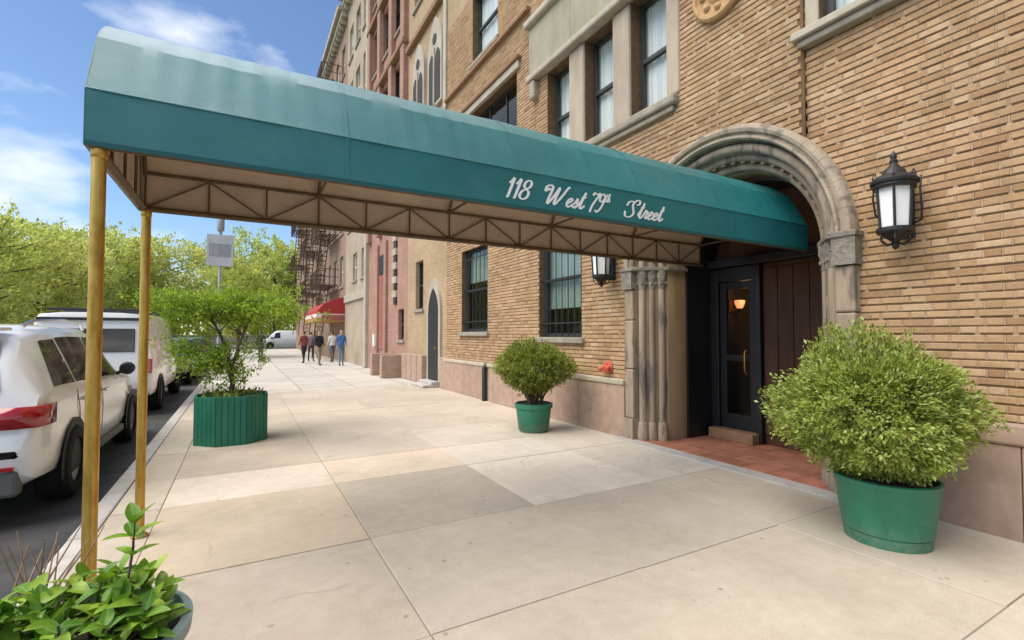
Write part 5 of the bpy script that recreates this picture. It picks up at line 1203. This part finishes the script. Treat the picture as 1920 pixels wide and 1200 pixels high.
protoC = make_tree(33, 11.0, 4.0, 2.6, M['leaf_far'], 8, 26, 0.30)
specs = [ (protoA,-13.2,40.0,0.3,0.85,'leftmost leafy street tree across the road'), (protoB,-12.9,47.5,1.2,0.98,'second leafy street tree from the left across the road'),
          (protoC,-13.2,55.5,2.2,1.0,'third leafy street tree from the left across the road'), (protoA,-14.0,72.0,3.1,1.35,'tall leafy tree at the far corner left of the crossing'),
          (protoB,-10.2,78.0,4.4,1.6,'tall pale green tree behind the planter tree beyond the avenue'), (protoC,4.3,79.0,5.0,1.5,'tall pale green tree closing the street beyond the avenue'),
          (protoA,10.5,80.0,0.9,1.5,'tall pale green tree beside the far end of the house row'), (protoC,-0.2,36.0,1.9,0.62,'slim young street tree on the near sidewalk past the planter'),
          (protoC,-2.7,84.0,0.4,1.5,'tall leafy tree straight behind the sign pole beyond the avenue'), (protoB,-18.0,60.0,2.6,1.1,'leafy tree farther back across the road'), (protoA,-20.0,80.0,4.0,1.5,'big leafy tree beyond the avenue at the far left'), (protoC,16.0,84.0,1.1,1.5,'big leafy tree beyond the avenue behind the houses')]
used = set()
for pr0, x, y, rz, s_, lab in specs:
    if pr0.name not in used: used.add(pr0.name); o = pr0
    else: o = copy_tree(pr0)
    o.location = (x,y,-0.01 if y < 55 else -0.19); o.rotation_euler = (0,0,rz); o.scale = (s_,)*3; tag(o, lab, 'tree', 'street and park trees')
# the park beyond, one mass of leaves
rs = np.random.RandomState(77); n = 3600
cx = rs.uniform(-75,60,n); cyy = rs.uniform(88,112,n); cz = rs.uniform(0.0,1.0,n)**0.7*(10.5+2*np.sin(cx*0.31)+1.2*np.sin(cx*0.83+1))
tips = np.column_stack([cx,cyy,cz]); dirs = np.tile([[0,-0.5,0.85]],(n,1))
C, A, Nn, L, Wd = rosettes(rs, tips, dirs, 20, 1.0, 0.75, 0.65)
o = bpy.data.objects.new('park_woods', leaf_mesh('park_woods', C, A, Nn, L, Wd, M['leaf_far'])); COL.objects.link(o); stuff(o); tag(o, 'distant mass of pale green park trees beyond the avenue', 'woods')

# ================================================================ PEOPLE far along the sidewalk
def person(label, loc, heading, top, legs, h=1.72, stride=0.18, armb=0.2, bag=None):
    V, E, Rr = [], [], []
    def add(p, r, par=None):
        V.append(p); Rr.append(r); 
        if par is not None: E.append((par, len(V)-1))
        return len(V)-1
    s = h/1.72
    pel = add((0,0,0.93*s),0.15*s); wa = add((0,0.01,1.10*s),0.13*s,pel); ch = add((0,0.02,1.30*s),0.16*s,wa); nk = add((0,0.02,1.46*s),0.055*s,ch)
    h0 = add((0,0.03,1.53*s),0.075*s,nk); h1 = add((0,0.03,1.62*s),0.095*s,h0); h2 = add((0,0.02,1.70*s),0.06*s,h1)
    hands = []
    for sg in (-1,1):
        st_ = stride*sg
        hp = add((0.09*sg,0,0.88*s),0.105*s,pel); kn = add((0.10*sg,st_*0.6+0.03,0.50*s),0.065*s,hp); an = add((0.10*sg,st_,0.09*s),0.045*s,kn); ft = add((0.105*sg,st_+0.10,0.04*s),0.04*s,an); add((0.11*sg,st_+0.17,0.035*s),0.03*s,ft)
        sh = add((0.17*sg,0.02,1.39*s),0.06*s,ch); el = add((0.21*sg,-st_*armb-0.03,1.13*s),0.045*s,sh); wr = add((0.21*sg,-st_*armb+0.12,0.93*s),0.03*s,el); pm = add((0.21*sg,-st_*armb+0.14,0.87*s),0.035*s,wr); hands.append(V[pm])
    me = bpy.data.meshes.new('body'); me.from_pydata(V,E,[]); ob = bpy.data.objects.new('tmp_body', me); COL.objects.link(ob)
    ob.modifiers.new('skin','SKIN'); 
    for i, r in enumerate(Rr): me.skin_vertices[0].data[i].radius = (r,r*0.82); me.skin_vertices[0].data[i].use_root = (i == 0)
    sb = ob.modifiers.new('sub','SUBSURF'); sb.levels = 1; sb.render_levels = 1
    dg = bpy.context.evaluated_depsgraph_get(); em = bpy.data.meshes.new_from_object(ob.evaluated_get(dg)); bpy.data.objects.remove(ob)
    mb = MB(); mb.v = [tuple(v.co) for v in em.vertices]; mb.f = [tuple(p.vertices) for p in em.polygons]; mb.m = []
    for p in em.polygons:
        z = p.center.z/s; x = abs(p.center.x)
        if z > 1.645 or (z > 1.53 and p.center.y < -0.01): k = 3
        elif z > 1.45: k = 2
        elif z < 0.10: k = 4
        elif x > 0.17 and z < 0.95: k = 2
        elif z > 0.92: k = 0
        else: k = 1
        mb.m.append(k)
    for (hx,hy,hz) in hands:   # fingers and thumb
        for j in range(4): mb.tube([(hx,hy-0.025+0.017*j,hz-0.02),(hx,hy-0.022+0.017*j,hz-0.07),(hx+0.005,hy-0.012+0.017*j,hz-0.095-0.006*(j in (1,2)))],[0.009,0.008,0.006],5,2)
        mb.tube([(hx,hy+0.03,hz+0.02),(hx,hy+0.055,hz-0.01),(hx,hy+0.06,hz-0.04)],[0.010,0.009,0.007],5,2)
    o = mb.build('person', [top,legs,M['skin'],M['hair'],M['plastic']], smooth=70); o.location = loc; o.rotation_euler = (0,0,heading)
    return tag(o, label, 'person', 'people on the far sidewalk')
mk = lambda n, c: mat(n, c, 0.85)
person('person in a blue jacket walking close to the houses', (4.2,24.3,0), math.pi, mk('blue_jacket',(0.05,0.13,0.32)), mk('jeans',(0.12,0.18,0.28)), 1.75)
person('person in black walking left of the one in blue', (3.3,25.0,0), math.pi+0.5, mk('black_top',(0.015,0.014,0.014)), mk('tan_trousers',(0.3,0.23,0.17)), 1.70, 0.12)
person('person in a dark red top and black trousers farther along', (2.85,27.2,0), 0.4, mk('red_top',(0.22,0.045,0.035)), mk('black_trousers',(0.02,0.02,0.022)), 1.70, 0.2)
person('person in grey standing beside the one in red', (3.35,28.6,0), -0.5, mk('grey_top',(0.12,0.1,0.1)), mk('dark_trousers',(0.03,0.03,0.035)), 1.66, 0.08)
person('person in a dark coat near the curb behind the planter tree', (0.95,30.0,0), 0.3, mk('dark_coat',(0.03,0.035,0.05)), mk('grey_trousers',(0.07,0.07,0.075)), 1.72, 0.15)

person('person in a white top with grey trousers just behind the one in blue', (4.3,27.5,0), 0.2, mk('white_top',(0.6,0.58,0.55)), mk('mid_grey_trousers',(0.1,0.1,0.11)), 1.68, 0.16)
person('person in a brown coat farthest along by the houses', (4.1,33.0,0), 2.8, mk('brown_coat',(0.14,0.08,0.05)), mk('navy_trousers',(0.03,0.04,0.08)), 1.74, 0.22)
